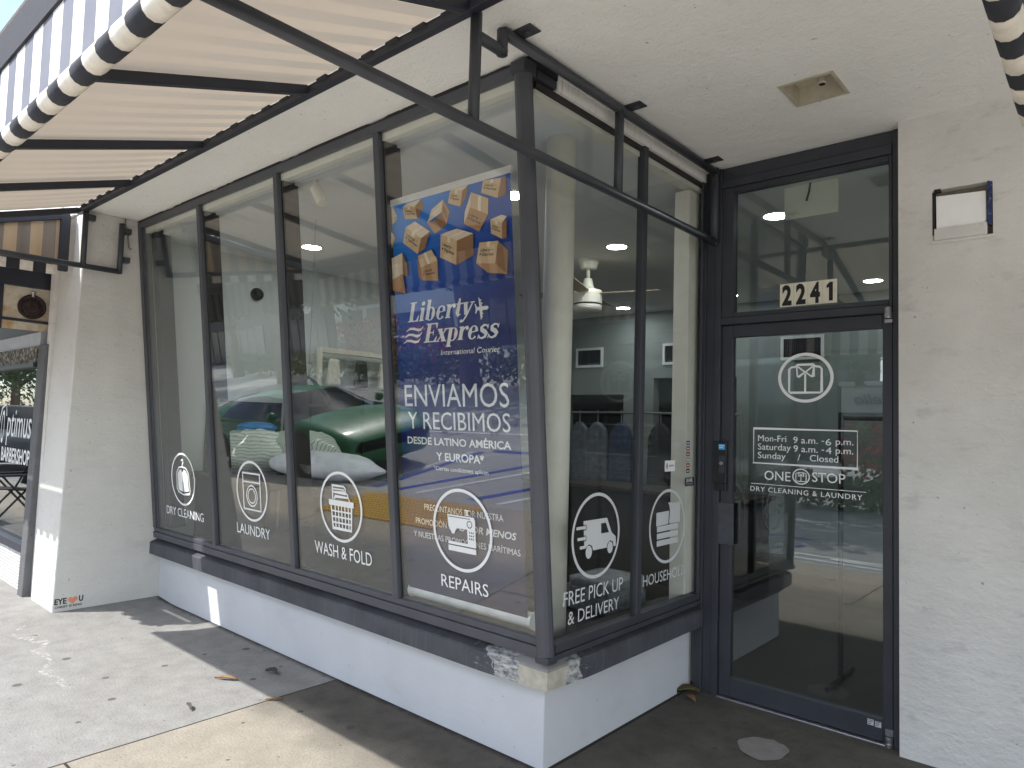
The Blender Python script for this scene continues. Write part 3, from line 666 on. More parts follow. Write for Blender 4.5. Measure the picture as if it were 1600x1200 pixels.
# ================================================================== THINGS ON THE BUILDING
# recessed light box in the soffit
lb = thing('recessed_light_box', 'open square light box without a lamp let into the entrance soffit', 'light fitting', ((SX0+SX1)/2, (SY0+SY1)/2, HZ))
mb = MB(); zt = HZ+.075
M_PAN = plain('pan_enamel', srgb(186, 178, 158), .5, 0, .15, 14, .1)
mb.box(SX0+.002, SX1-.002, SY0+.002, SY1-.002, zt, zt+.004)
for a in ((SX0+.0015, SX0+.004, SY0+.002, SY1-.002), (SX1-.004, SX1-.0015, SY0+.002, SY1-.002), (SX0+.004, SX1-.004, SY0+.0015, SY0+.004), (SX0+.004, SX1-.004, SY1-.004, SY1-.0015)): mb.box(*a, HZ-.004, zt)
mb.build('pan', M_PAN, lb)
mb = MB()
for a in ((SX0-.012, SX0+.001, SY0-.012, SY1+.012), (SX1-.001, SX1+.012, SY0-.012, SY1+.012), (SX0+.001, SX1-.001, SY0-.012, SY0+.001), (SX0+.001, SX1-.001, SY1-.001, SY1+.012)): mb.box(*a, HZ-.004, HZ-.0005)
mb.build('rim', M_PAN, lb, bevel=.001)
mb = MB(); mb.lathe([(.0, -.03), (.016, -.03), (.020, -.024), (.020, 0), (.032, .01), (.032, .028), (0, .028)], (.945, .70, zt-.03), 20); mb.build('lamp_holder', M_PAN, lb, smooth=False)
mb = MB(); mb.lathe([(0, 0), (.014, 0), (.014, .001), (0, .001)], (.945, .70, zt-.0615), 20); mb.build('socket_hole', M_CAULK, lb)
# hollow for a removed wall lamp
wl_ = thing('wall_recess_cover', 'white plate covering a painted-over wall lamp hollow, blue tape at its right side', 'wall plate', ((RX0+RX1)/2, RY, (RZ0+RZ1)/2))
mb = MB(); mb.box(RX0+.001, RX1-.001, RY+.055, RY+.06, RZ0+.001, RZ1-.001); mb.build('recess_back', plain('raw_plaster', srgb(150, 138, 120), .9, 0, .2, 20, .2), wl_)
mb = MB(); mb.add([(RX0+.012, RY+.004, RZ0+.06), (RX0+.085, RY+.003, RZ0+.062), (RX0+.098, RY+.003, RZ0+.046), (RX1-.034, RY+.002, RZ0+.044), (RX1-.026, RY+.004, RZ0+.078), (RX1-.028, RY+.010, RZ1-.038), (RX0+.010, RY+.010, RZ1-.028)], [tuple(range(7))])
mb.add([(RX0+.012, RY+.012, RZ0+.06), (RX1-.026, RY+.012, RZ0+.06), (RX1-.028, RY+.016, RZ1-.04), (RX0+.010, RY+.016, RZ1-.03)], [(0, 1, 2, 3)])
mb.build('cover_plate', plain('chalk_white', srgb(250, 249, 246), .8, 0, .03, 14, .15, .3, (9, .70, srgb(232, 226, 214))), wl_)
mb = MB(); mb.box(RX0+.004, RX1-.022, RY-.010, RY+.03, RZ0+.002, RZ0+.058); mb.box(RX0-.008, RX1+.014, RY-.007, RY-.0005, RZ0-.014, RZ0+.0015); mb.build('lower_lip', M_WALL, wl_, bevel=.002)
mb = MB(); mb.prism([(RX1-.024, RZ0+.05), (RX1-.004, RZ0+.045), (RX1-.001, RZ1-.004), (RX1-.020, RZ1+.004)], 1, RY-.002, RY+.03); mb.build('tape_edge', plain('blue_tape', srgb(40, 50, 88), .6, 0, .6, 50, 0, .4, (60, .56, srgb(150, 156, 170))), wl_)
mb = MB(); mb.box(RX0-.004, RX0+.006, RY-.0015, RY+.03, RZ0+.03, RZ1-.01); mb.box(RX0+.004, RX0+.03, RY-.0015, RY+.02, RZ1-.012, RZ1+.004); mb.build('dark_gap', M_CAULK, wl_)
# wire hanging on the pier
mb = MB(); mb.tube([(LX+.012, -.42, 3.055), (LX+.014, -.415, 3.0), (LX+.02, -.40, 2.94), (LX+.016, -.392, 2.88), (LX+.018, -.385, 2.83), (LX+.02, -.365, 2.815), (LX+.02, -.372, 2.822)], .005, 6)
tag(mb.build('hanging_wire', plain('dirty_wire', srgb(120, 112, 100), .7), loc=(LX, -.42, 3.05)), 'frayed grey wire dangling on the pier beside the window frame', 'wire')
# sticker low on the pier
d = Decal(f_pier, .001); d.text('EYE', -.744, -.664, .072, .112, bold=.035); d.text('U', -.583, -.553, .076, .116, bold=.04)
hc = (-.624, .092); hp = []
for k in range(28):
    a = 2*math.pi*k/28; hp.append((hc[0]+.0022*16*math.sin(a)**3*.95, hc[1]+.0019*(13*math.cos(a)-5*math.cos(2*a)-2*math.cos(3*a)-math.cos(4*a))))
d.poly(hp, 1); d.text('CHRIST IS KING', -.740, -.560, .044, .059, bold=.03)
tag(d.build('wall_sticker', [M_INK, plain('heart_coral', srgb(222, 140, 106), .6)], loc=(LX, -.65, .08)), 'EYE heart U sticker with black letters low on the grey pier', 'sticker')

# ================================================================== AWNINGS
PER = .165
def stripe_cloth(name, c0, c1, translucent=.0, axis=0, phase=0., back=None):
    m, n, l, p = base(name); pos = geo_pos(n); s = sep(n, l, pos)[axis]
    f = val(n, l, 'FRACT', val(n, l, 'ADD', val(n, l, 'DIVIDE', s, PER), phase))
    st = val(n, l, 'GREATER_THAN', f, .5)
    if back:
        fr = n.new('ShaderNodeMapRange'); l.new(sep(n, l, pos)[1], fr.inputs[0]); fr.inputs[1].default_value = -1.75; fr.inputs[2].default_value = -.75  # stripes fade towards the front: uneven light put into the cloth colour
        st = val(n, l, 'ADD', val(n, l, 'MULTIPLY', st, fr.outputs[0]), val(n, l, 'MULTIPLY', val(n, l, 'SUBTRACT', 1.0, fr.outputs[0]), .5))
    col = mixc(n, l, st, c0, c1)
    dirt = ramp(n, l, noise(n, l, pos, 3, 6, .6), .45, .8)
    col = mixc(n, l, val(n, l, 'MULTIPLY', dirt, .18), col, srgb(120, 108, 96))
    sp = noise(n, l, pos, 1, 5, .7, (26, 60, 60)); col = mixc(n, l, val(n, l, 'MULTIPLY', ramp(n, l, sp, .72, .78), .5), col, srgb(70, 60, 54))
    l.new(col, p.inputs['Base Color']); p.inputs['Roughness'].default_value = .85; p.inputs['Specular IOR Level'].default_value = .15
    if translucent:
        tl = n.new('ShaderNodeBsdfTranslucent'); l.new(mixc(n, l, st, tuple(x*1.0 for x in c0), tuple(x*.84 for x in c1)), tl.inputs[0])
        mx = n.new('ShaderNodeMixShader'); mx.inputs[0].default_value = translucent
        l.new(p.outputs[0], mx.inputs[1]); l.new(tl.outputs[0], mx.inputs[2]); l.new(mx.outputs[0], n['Material Output'].inputs[0])
    w = noise(n, l, pos, 5, 3, .5, (1, .25, .25)); l.new(bump(n, l, w, .10, .02), p.inputs['Normal'])
    return m
M_CANOPY = stripe_cloth('canopy_lining', srgb(200, 186, 168), srgb(188, 179, 166), .15, back=True)
M_CANVAS_D = plain('black_canvas', srgb(40, 41, 48), .8, 0, .1, 9, .1)
M_CANVAS_G = plain('grey_canvas', srgb(108, 110, 120), .85, 0, .08, 9)
M_CANVAS_W = plain('white_canvas', srgb(232, 230, 222), .8, 0, .04, 9, .05)
M_HEMW = plain('white_hem', srgb(216, 208, 194), .8, 0, .14, 26, .15)
def canopy_roof(mb, x0, x1, y0, z0, y1, z1, nx, nyy=10, sag=.012):
    for i in range(nx+1):
        for j in range(nyy+1):
            u, v = i/nx, j/nyy
            ph = ((x0+(x1-x0)*u-.13)/1.04) % 1
            s_ = -sag*math.sin(math.pi*ph)*math.sin(math.pi*min(1, v*1.02))
            mb.v.append((x0+(x1-x0)*u, y0+(y1-y0)*v, z0+(z1-z0)*v+s_+.02))
    o = 0
    for i in range(nx):
        for j in range(nyy): a = i*(nyy+1)+j; mb.f.append((a, a+1, a+nyy+2, a+nyy+1)); mb.m.append(0)
AY, AZ, HEMZ = -1.96, 2.68, 2.30
AX0, AX1 = -4.09, 1.757
aw = thing('striped_awning', 'long black and white striped awning with beige underside over the display window', 'awning', (-1.2, -.72, 3.06))
mb = MB(); canopy_roof(mb, AX0, AX1, -.715, 3.075, AY, AZ, 90); mb.build('canopy', M_CANOPY, aw, smooth=True)
mb = MB(); mb.box(AX0-.02, AX1, -.745, -.705, 3.030, 3.070); mb.build('ledger_bar', M_NAVY, aw, bevel=.004)
mb = MB(); ed = []
for k in range(math.ceil(AX0/PER), int(AX1/PER)+1):
    xa = k*PER; w_ = rnd.uniform(.012, .026)
    ed += [(xa, .004), (xa+.004, w_*.8), (xa+PER*.5-.004, w_), (xa+PER*.5, .004)]
for (x0, w0), (x1, w1) in zip(ed, ed[1:]):
    o = len(mb.v); pp = []
    for xx, ww in ((x0, w0), (x1, w1)): pp += [(xx, -.742, 3.050), (xx, -.742-ww, 3.058), (xx, -.742-ww, 3.066), (xx, -.742, 3.066)]
    mb.add(pp, [(0, 1, 5, 4), (1, 2, 6, 5), (2, 3, 7, 6), (3, 0, 4, 7)])
mb.build('laced_edge', M_CANVAS_D, aw)
for x in (AX0+.02, -3.05, -2.0, -.93, .13, 1.18, AX1-.03):
    mb = MB(); mb.bar((x, -.74, 3.052), (x, AY+.02, AZ-.012), .042, .042); mb.build('rib', M_NAVY, aw, bevel=.004)
mb = MB(); mb.bar((AX0, AY+.03, AZ-.035), (AX1, AY+.03, AZ-.035), .042, .042); mb.build('front_bar', M_NAVY, aw, bevel=.004)
mb = MB(); x = AX0; k = 0
while x < AX1-1e-4:
    x1 = min(x+PER/2, AX1); mi = k % 2
    mb.box(x, x1, AY-.004, AY, HEMZ+.01, 2.545, mi); x = x1; k += 1
vala = mb.build('valance', [M_CANVAS_W, M_CANVAS_G], aw)
mb = MB(); mb.box(AX0, AX1, AY-.012, AY+.002, 2.546, 2.66, 0); mb.prism([(AY-.010, 2.661), (AY+.002, 2.661), (AY+.05, 2.74), (AY+.03, 2.75)], 0, AX0, AX1, 1); mb.build('valance_band', [M_CANVAS_D, M_CANVAS_G], aw)
def hem(p, q, name, par):
    p, q = Vector(p), Vector(q); L_ = (q-p).length; n_ = int(round(L_/(PER/2))); pts, rs = [], []
    for k in range(n_):
        for f_, r_ in ((.0, .0245), (.06, .0275), (.94, .0275)): pts.append(p.lerp(q, (k+f_)/n_)); rs.append(r_)
    pts.append(q); rs.append(.0245)
    m_ = MB(); m_.tube(pts, rs, 12)
    for i in range(len(m_.f)-2): m_.m[i] = (i//12//3) % 2
    return m_.build(name, [M_HEMW, M_CANVAS_D], par, smooth=True)
hem((AX0, AY-.002, HEMZ), (AX0+PER/2*round((AX1-AX0)/(PER/2)), AY-.002, HEMZ), 'rolled_hem', aw)
# end frames of tube
TX = .146
def frame_tubes(mb, segs, r=.0215):
    for a, b in segs: mb.tube([a, b], r, 10)
mb = MB(); LZ = 2.617
frame_tubes(mb, [((TX, AY+.03, LZ), (TX, 1.352, LZ)), ((TX, -.55, 3.034), (TX, 1.352, 3.034)), ((TX, 1.330, LZ-.02), (TX, 1.330, 3.055)), ((TX, -.70, LZ), (TX, -.70, 3.04)), ((TX, .285, LZ), (TX, .285, 3.034)), ((TX, -.70, 2.955), (TX, -.545, 2.955)), ((TX, -.555, 2.94), (TX, -.555, 3.04))], .0225)
mb.build('end_frame', M_TUBE, aw, smooth=True)
for y in (-.47, .345, 1.20):
    mb = MB(); mb.box(TX-.01, TX+.095, y-.035, y+.035, HZ-.007, HZ-.001); mb.lathe([(0, -.012), (.014, -.012), (.014, 0), (0, 0)], (TX+.055, y, HZ-.006), 10)
    mb.build('ceiling_bracket', M_TUBE, aw, bevel=.002)
mb = MB(); QX = LX+.05
frame_tubes(mb, [((QX, AY+.03, LZ), (QX, -.452, LZ)), ((QX, -.712, LZ), (QX, -.712, 3.04)), ((QX, -.455, LZ-.015), (QX, -.455, 3.0))], .021)
mb.build('end_frame', M_TUBE, aw, smooth=True)
for y, z in ((-.41, 2.95), (-.41, 2.72), (-.67, 3.0)):
    mb = MB(); mb.box(LX+.001, LX+.05, y-.03, y+.03, z-.022, z+.022)
    mb.build('wall_bracket', M_TUBE, aw, bevel=.003)
# ---- neighbour awning, right: side skirt seen at the edge of the photo
ra = thing('neighbour_awning', 'second striped awning at right edge, black skirt with black and white rolled hem', 'awning', (2.6, -.72, 3.06))
RXA = 1.782
mb = MB(); mb.box(RXA+.012, RXA+.018, -1.96, -.36, HEMZ+.02, 2.72); mb.build('side_skirt', plain('skirt_dark', (.012, .010, .012, 1), .9), ra)
mb = MB(); canopy_roof(mb, RXA+.01, 4.2, -.715, 3.075, AY, AZ, 30); mb.build('canopy', M_CANOPY, ra, smooth=True)
mb = MB(); mb.box(RXA+.01, 4.2, AY-.004, AY, HEMZ, 2.70); mb.build('valance', M_CANVAS_D, ra)
hem((RXA-.002, -1.96, HEMZ), (RXA-.002, -1.96+PER/2*19, HEMZ), 'rolled_hem', ra)
# ---- neighbour awning, left
la = thing('neighbour_awning', 'striped awning of the barbershop next door with slatted beige side panel', 'awning', (-6.3, -.72, 3.06))
NX1 = -4.28
mb = MB(); canopy_roof(mb, -9.6, NX1, -.715, 3.075, AY, AZ, 80); mb.build('canopy', M_CANOPY, la, smooth=True)
M_SIDE = stripe_cloth('side_panel_cloth', srgb(206, 182, 152), srgb(150, 140, 130), .35, 1)
mb = MB(); nn = 40; o = 0
for i in range(nn+1):
    y = -.80+(AY+.80)*i/nn; zt_ = 3.05-(3.05-AZ)*(i/nn)
    wob = .012*math.sin(i*1.3)+.008*math.sin(i*2.9)
    mb.v += [(NX1+wob, y, 2.665), (NX1+wob*.3, y, zt_-.04)]
for i in range(nn): mb.f.append((2*i, 2*i+2, 2*i+3, 2*i+1)); mb.m.append(0)
mb.build('side_panel', M_SIDE, la, smooth=True)
mb = MB(); mb.bar((NX1+.01, -.74, 3.045), (NX1+.01, AY, AZ-.01), .045, .05); mb.box(NX1-.01, NX1+.035, -.80, -.735, 2.60, 3.04); mb.bar((NX1+.005, -.75, 2.655), (NX1+.005, AY, 2.655), .02, .02); mb.build('side_frame', M_NAVY, la, bevel=.003)
mb = MB(); y = -.79; k = 0
while y > AY:
    mb.box(NX1+.0, NX1+.006, y-.085, y, 2.565, 2.64, k % 2); y -= .085; k += 1
lab(mb.build('side_hem', [M_HEMW, M_CANVAS_D], la), 'checked black and white hem')
mb = MB(); x = -9.6; k = 0
while x < NX1: mb.box(x, min(NX1, x+PER/2), AY-.004, AY, HEMZ+.04*(.5+.5*math.cos(k*math.pi)), AZ, k % 2); x += PER/2; k += 1
mb.build('valance', [M_CANVAS_G, M_CANVAS_D], la)
for x in (-9.5, -8.4, -7.4, -6.4, -5.35):
    mb = MB(); mb.bar((x, -.74, 3.052), (x, AY+.02, AZ-.012), .042, .042); mb.build('rib', M_NAVY, la, bevel=.004)
# ---- hanging sign with rusted plate
BX = -4.72
hs = thing('hanging_sign', 'rust-streaked pale plate with a round iron emblem hanging in a dark frame', 'sign', (BX, -.86, 2.3))
def rust():
    m, n, l, p = base('rusted_plate'); pos = geo_pos(n)
    a = noise(n, l, pos, 5.5, 6, .6); col = mixc(n, l, ramp(n, l, a, .46, .66), srgb(206, 198, 182), srgb(176, 132, 74))
    b = noise(n, l, pos, 8, 5, .6); col = mixc(n, l, ramp(n, l, b, .60, .72), col, srgb(140, 58, 30))
    l.new(col, p.inputs['Base Color']); p.inputs['Roughness'].default_value = .7; return m
mb = MB(); mb.box(BX-.006, BX, -1.035, -.715, 2.155, 2.50); mb.build('plate', rust(), hs)
mb = MB(); mb.box(BX-.02, BX+.014, -.712, -.66, 2.0, 2.62); mb.bar((BX+.012, -1.2, 2.235), (BX+.012, -.66, 2.225), .014, .022); mb.box(BX-.03, BX+.02, -1.3, -.66, 2.505, 2.70); mb.box(BX-.02, BX+.012, -1.075, -1.037, 2.15, 2.62); mb.build('frame', M_NAVY, hs, bevel=.003)
mb = MB(); mb.lathe([(0, 0), (.098, 0), (.100, .012), (.088, .022), (.076, .018), (.070, .012), (.050, .018), (.046, .026), (.026, .030), (.022, .024), (0, .026)], (BX, -.842, 2.345), 32, axis=(1, 0, 0))
for k in range(7):
    a = 2*math.pi*k/7; mb.lathe([(0, 0), (.008, 0), (.008, .006), (0, .006)], (BX+.016, -.842+.06*math.cos(a), 2.345+.06*math.sin(a)), 8, axis=(1, 0, 0))
emb = mb.build('emblem', plain('rusty_iron', srgb(58, 48, 46), .7, .3, .3, 30, .3, .4, (30, .6, srgb(96, 62, 52))), hs, smooth=False)
mb = MB(); mb.lathe([(0, 0), (.012, 0), (.012, .03), (.022, .034), (.022, .042), (0, .046)], (BX+.024, -.842, 2.425), 14); mb.build('knob', M_STEEL, emb, smooth=True)

# ================================================================== BARBERSHOP NEXT DOOR
bs = thing('barbershop_building', 'barbershop next door with dark window, peeling grey post and white brick base', 'shop', (-6.5, -.5, 0))
NY = -.735
def brick():
    m, n, l, p = base('white_brick'); pos = geo_pos(n)
    b = n.new('ShaderNodeTexBrick'); mp = n.new('ShaderNodeMapping'); mp.inputs['Rotation'].default_value = (R(90), 0, 0); l.new(pos, mp.inputs['Vector']); l.new(mp.outputs[0], b.inputs['Vector'])
    b.inputs['Scale'].default_value = 7; b.inputs['Color1'].default_value = srgb(226, 224, 220); b.inputs['Color2'].default_value = srgb(206, 204, 204); b.inputs['Mortar'].default_value = srgb(150, 148, 148)
    b.inputs['Mortar Size'].default_value = .03; b.inputs['Brick Width'].default_value = .5; b.inputs['Row Height'].default_value = .18
    l.new(b.outputs[0], p.inputs['Base Color']); p.inputs['Roughness'].default_value = .8; l.new(bump(n, l, noise(n, l, pos, 30, 5), .6, .01), p.inputs['Normal']); return m
mb = MB(); mb.box(-12, -4.80, NY-.02, NY+.2, -.1, .345); mb.build('base_wall', brick(), bs)
mb = MB(); mb.box(-12, -4.80, NY-.05, NY+.05, .347, .42); mb.build('window_rail', M_NAVY, bs, bevel=.006)
M_PEEL = plain('peeling_grey', srgb(98, 98, 100), .7, 0, .12, 10, .2, .3, (34, .61, (.02, .02, .022, 1)))
mb = MB(); mb.hexa([(-4.80, NY-.06, -.06), (-4.665, NY-.06, -.06), (-4.665, NY+.06, -.06), (-4.80, NY+.06, -.06)], [(-4.80, NY-.02, 2.05), (-4.60, NY-.02, 2.05), (-4.60, NY+.10, 2.05), (-4.80, NY+.10, 2.05)]); mb.build('window_post', M_PEEL, bs, bevel=.01)
mb = MB(); mb.box(-4.655, -4.561, NY+.0, NY+.2, -.1, 3.0); mb.build('white_return', M_WALL, bs)
def stone():
    m, n, l, p = base('rough_stone'); pos = geo_pos(n)
    v = n.new('ShaderNodeTexVoronoi'); v.inputs['Scale'].default_value = 26; l.new(pos, v.inputs['Vector'])
    col = mixc(n, l, ramp(n, l, v.outputs[0], .1, .6), srgb(178, 172, 160), srgb(84, 80, 74)); l.new(col, p.inputs['Base Color']); p.inputs['Roughness'].default_value = .9
    l.new(bump(n, l, v.outputs[0], 1, .02), p.inputs['Normal']); return m
mb = MB(); mb.box(-12, -4.80, NY-.03, NY+.2, 1.905, 2.04); mb.build('stone_band', stone(), bs)
mb = MB(); mb.box(-12, -4.80, NY-.01, NY+.2, 2.041, 2.16); mb.box(-12, -4.80, NY-.05, NY+.1, 1.865, 1.903, 1); mb.box(-12, -4.60, NY+.02, NY+.3, 2.161, 3.06, 1); mb.build('upper_panel', [plain('grey_panel', srgb(176, 178, 184), .6), M_NAVY], bs)
mb = MB(); mb.box(-12, -4.80, NY, NY+.006, .42, 1.865); mb.build('window_pane', glass_mat('barber_glass', (.5, .52, .55, 1), 1.0, .01), bs)
mb = MB(); mb.box(-12, -4.56, 2.0, 2.1, 0, 3); mb.box(-12, -4.57, NY+.2, 2, -.1, .02); mb.box(-4.568, -4.562, NY+.2, 2, 0, 3); mb.box(-12, -11.9, NY+.2, 2, 0, 3); mb.box(-12, -4.57, .2, 2, 3.0, 3.06); mb.build('dark_interior', plain('barber_dark', (.02, .02, .024, 1), .8), bs)
mb = MB(); mb.box(-20, -4.57, -.72, 6, 3.07, 4.5); mb.build('parapet', M_WALL, bs)
d = Decal(lambda u, v, e: (u, NY-e, v)); d.text('BARBERSHOP', -5.80, -4.925, 1.045, 1.165, bold=.02)
def goth(s, u0, v, h):
    u = u0
    for ch in s:
        w_ = .13 if ch in 'um' else .10
        d.text(ch, u, u+w_*(1.0 if ch != 'i' else .35), v, v+h, bold=.0, shear=.25); u += (w_+.012)*(1.0 if ch != 'i' else .5)
    return u
goth('O', -5.86, 1.20, .30)
vs_, fs_ = text2d('ptimus', .0, .2)
d.text('ptimus', -5.68, -4.93, 1.27, 1.52, shear=.15); d.stroke([(-5.92, 1.20), (-5.97, 1.30), (-5.86, 1.52), (-5.72, 1.56), (-5.70, 1.45)], .02)
d.build('lettering', M_VINYL, bs)
# patio chair whose mirror image shows in that window
ch = thing('patio_chair', 'black folding patio chair standing on the sunny pavement outside the barbershop', 'chair', (-9.45, -1.75, 0))
def cp(x, y, z): return (-9.45+x, -1.75+y, z)
for sx in (-.25, .25):
    mb = MB(); mb.tube([cp(sx, .30, 0), cp(sx, -.05, .42), cp(sx, -.30, .95)], .014, 8); mb.build('leg', M_BLACK, ch, smooth=True)
    mb = MB(); mb.tube([cp(sx*.92, -.30, 0), cp(sx*.92, .05, .42), cp(sx*.92, .22, .62)], .014, 8); mb.build('leg', M_BLACK, ch, smooth=True)
    mb = MB(); mb.box(-9.45+sx-.025, -9.45+sx+.025, -1.75-.20, -1.75+.26, .61, .635); mb.build('armrest', M_BLACK, ch, bevel=.005)
mb = MB(); mb.hexa([cp(-.24, .24, .44), cp(.24, .24, .44), cp(.24, -.16, .40), cp(-.24, -.16, .40)], [cp(-.24, .24, .455), cp(.24, .24, .455), cp(.24, -.16, .415), cp(-.24, -.16, .415)]); mb.build('seat', plain('mesh_black', (.03, .03, .03, 1), .8), ch)
mb = MB(); mb.hexa([cp(-.24, -.10, .48), cp(.24, -.10, .48), cp(.24, -.12, .48), cp(-.24, -.12, .48)], [cp(-.24, -.30, .94), cp(.24, -.30, .94), cp(.24, -.32, .94), cp(-.24, -.32, .94)]); mb.build('backrest', plain('mesh_black2', (.03, .03, .03, 1), .8), ch)

# ================================================================== INSIDE THE SHOP
# ---- roll-up banner
OFF = -.045
def f_ban(u, v, e): return FG(u, v, OFF+e)
BU0, BU1, BV0, BV1 = -.935, -.093, .10, 2.10
ban = thing('rollup_banner', 'tall blue roll-up banner with flying cardboard boxes and white courier lettering', 'banner', (-.51, -.02, .5))
def ban_mat():
    m, n, l, p = base('banner_print'); pos = geo_pos(n); X, Y, Z = sep(n, l, pos)
    f = n.new('ShaderNodeMapRange'); l.new(val(n, l, 'ADD', val(n, l, 'ADD', Z, val(n, l, 'MULTIPLY', X, -.6)), 0), f.inputs[0]); f.inputs[1].default_value = 1.75; f.inputs[2].default_value = 3.05
    r = n.new('ShaderNodeValToRGB'); e = r.color_ramp.elements; e[0].position = 0; e[0].color = srgb(26, 30, 84); e[1].position = 1; e[1].color = srgb(40, 140, 226)
    e.new(.35).color = srgb(18, 38, 112); e.new(.7).color = srgb(18, 84, 178); l.new(f.outputs[0], r.inputs[0])
    g = n.new('ShaderNodeMapRange'); l.new(Z, g.inputs[0]); g.inputs[1].default_value = .7; g.inputs[2].default_value = 1.5
    w = noise(n, l, pos, 3, 4, .5, (.5, 1, 2.2))
    low = mixc(n, l, ramp(n, l, w, .4, .7), srgb(34, 32, 66), srgb(46, 42, 76))
    col = mixc(n, l, g.outputs[0], low, r.outputs[0]); l.new(col, p.inputs['Base Color']); p.inputs['Roughness'].default_value = .5; return m
mb = MB(); rbox(mb, BU0, BU1, BV0, BV1, OFF-.001, OFF)
sheet = mb.build('printed_sheet', ban_mat(), ban)
mb = MB(); rbox(mb, BU0-.012, BU1+.01, BV1-.002, BV1+.032, OFF-.012, OFF+.006); mb.build('top_clamp', plain('silver_clamp', (.7, .7, .68, 1), .35), ban, bevel=.003)
mb = MB(); a = FG(BU0+.03, .085, OFF-.03); b = FG(BU1+.01, .085, OFF-.03); mb.tube([a, b], .036, 18); mb.tube([FG(BU0+.025, .085, OFF-.03), a], .041, 18); mb.tube([b, FG(BU1+.018, .085, OFF-.03)], .041, 18); mb.build('base_roller', plain('silver_roller', (.72, .73, .71, 1), .3, .3), ban, smooth=False)
d = Decal(lambda u, v, e: FG(u, v, OFF+.0006+e), 0)
BOXES = [
 [('t', [(-.930, 2.098), (-.904, 2.095), (-.877, 2.042), (-.930, 2.043)]), ('f', [(-.930, 2.043), (-.877, 2.042), (-.882, 2.018), (-.930, 2.003)])],
 [('t', [(-.829, 2.078), (-.797, 2.092), (-.687, 2.095), (-.732, 2.068)]), ('F', [(-.829, 2.078), (-.732, 2.068), (-.718, 2.002), (-.814, 2.016)]), ('r', [(-.732, 2.068), (-.683, 2.095), (-.664, 2.053), (-.718, 2.002)])],
 [('t', [(-.525, 2.062), (-.542, 2.003), (-.645, 1.969), (-.609, 2.029)]), ('R', [(-.525, 2.062), (-.482, 1.996), (-.509, 1.937), (-.542, 2.003)]), ('r', [(-.542, 2.003), (-.509, 1.937), (-.547, 1.922), (-.589, 1.971)]), ('b', [(-.645, 1.969), (-.589, 1.971), (-.547, 1.922), (-.593, 1.908)])],
 [('t', [(-.472, 2.096), (-.429, 2.097), (-.349, 2.096), (-.389, 2.079)]), ('F', [(-.472, 2.096), (-.389, 2.079), (-.409, 2.006), (-.493, 2.038)]), ('r', [(-.389, 2.079), (-.349, 2.096), (-.369, 2.039), (-.409, 2.006)])],
 [('t', [(-.333, 2.059), (-.343, 1.99), (-.388, 1.921), (-.379, 1.978)]), ('f', [(-.333, 2.059), (-.225, 2.01), (-.232, 1.939), (-.343, 1.99)]), ('G', [(-.343, 1.99), (-.232, 1.939), (-.291, 1.87), (-.388, 1.921)])],
 [('F', [(-.253, 2.096), (-.141, 2.086), (-.169, 2.001), (-.269, 2.044)]), ('r', [(-.141, 2.086), (-.113, 2.088), (-.117, 2.008), (-.169, 2.001)])],
 [('t', [(-.216, 1.912), (-.15, 1.922), (-.116, 1.91), (-.146, 1.885)]), ('F', [(-.216, 1.912), (-.146, 1.885), (-.15, 1.815), (-.216, 1.849)]), ('r', [(-.146, 1.885), (-.117, 1.897), (-.121, 1.815), (-.15, 1.815)])],
 [('t', [(-.73, 1.99), (-.623, 1.922), (-.689, 1.899), (-.802, 1.973)]), ('F', [(-.802, 1.973), (-.689, 1.899), (-.719, 1.824), (-.829, 1.896)]), ('r', [(-.689, 1.899), (-.623, 1.922), (-.66, 1.847), (-.719, 1.824)])],
 [('f', [(-.930, 1.983), (-.888, 1.935), (-.928, 1.861), (-.932, 1.852)])],
 [('t', [(-.434, 1.906), (-.325, 1.866), (-.435, 1.849), (-.545, 1.896)]), ('F', [(-.545, 1.896), (-.435, 1.849), (-.445, 1.734), (-.555, 1.785)]), ('r', [(-.435, 1.849), (-.325, 1.866), (-.331, 1.764), (-.445, 1.734)])],
 [('F', [(-.287, 1.818), (-.171, 1.809), (-.194, 1.709), (-.314, 1.726)]), ('r', [(-.171, 1.809), (-.113, 1.756), (-.124, 1.654), (-.194, 1.709)]), ('b', [(-.314, 1.726), (-.194, 1.709), (-.124, 1.654), (-.241, 1.673)])],
 [('f', [(-.716, 1.814), (-.615, 1.831), (-.573, 1.774), (-.698, 1.754)]), ('G', [(-.698, 1.754), (-.573, 1.774), (-.576, 1.675), (-.688, 1.688)]), ('r', [(-.719, 1.815), (-.698, 1.754), (-.688, 1.688), (-.715, 1.71)])],
 [('t', [(-.932, 1.826), (-.833, 1.845), (-.836, 1.739), (-.932, 1.714)]), ('r', [(-.833, 1.845), (-.799, 1.784), (-.8, 1.715), (-.836, 1.739)]), ('b', [(-.932, 1.714), (-.836, 1.739), (-.82, 1.634), (-.932, 1.666)])],
]
CI = {'t': 0, 'f': 1, 'F': 1, 'G': 2, 'R': 2, 'r': 3, 'b': 2}
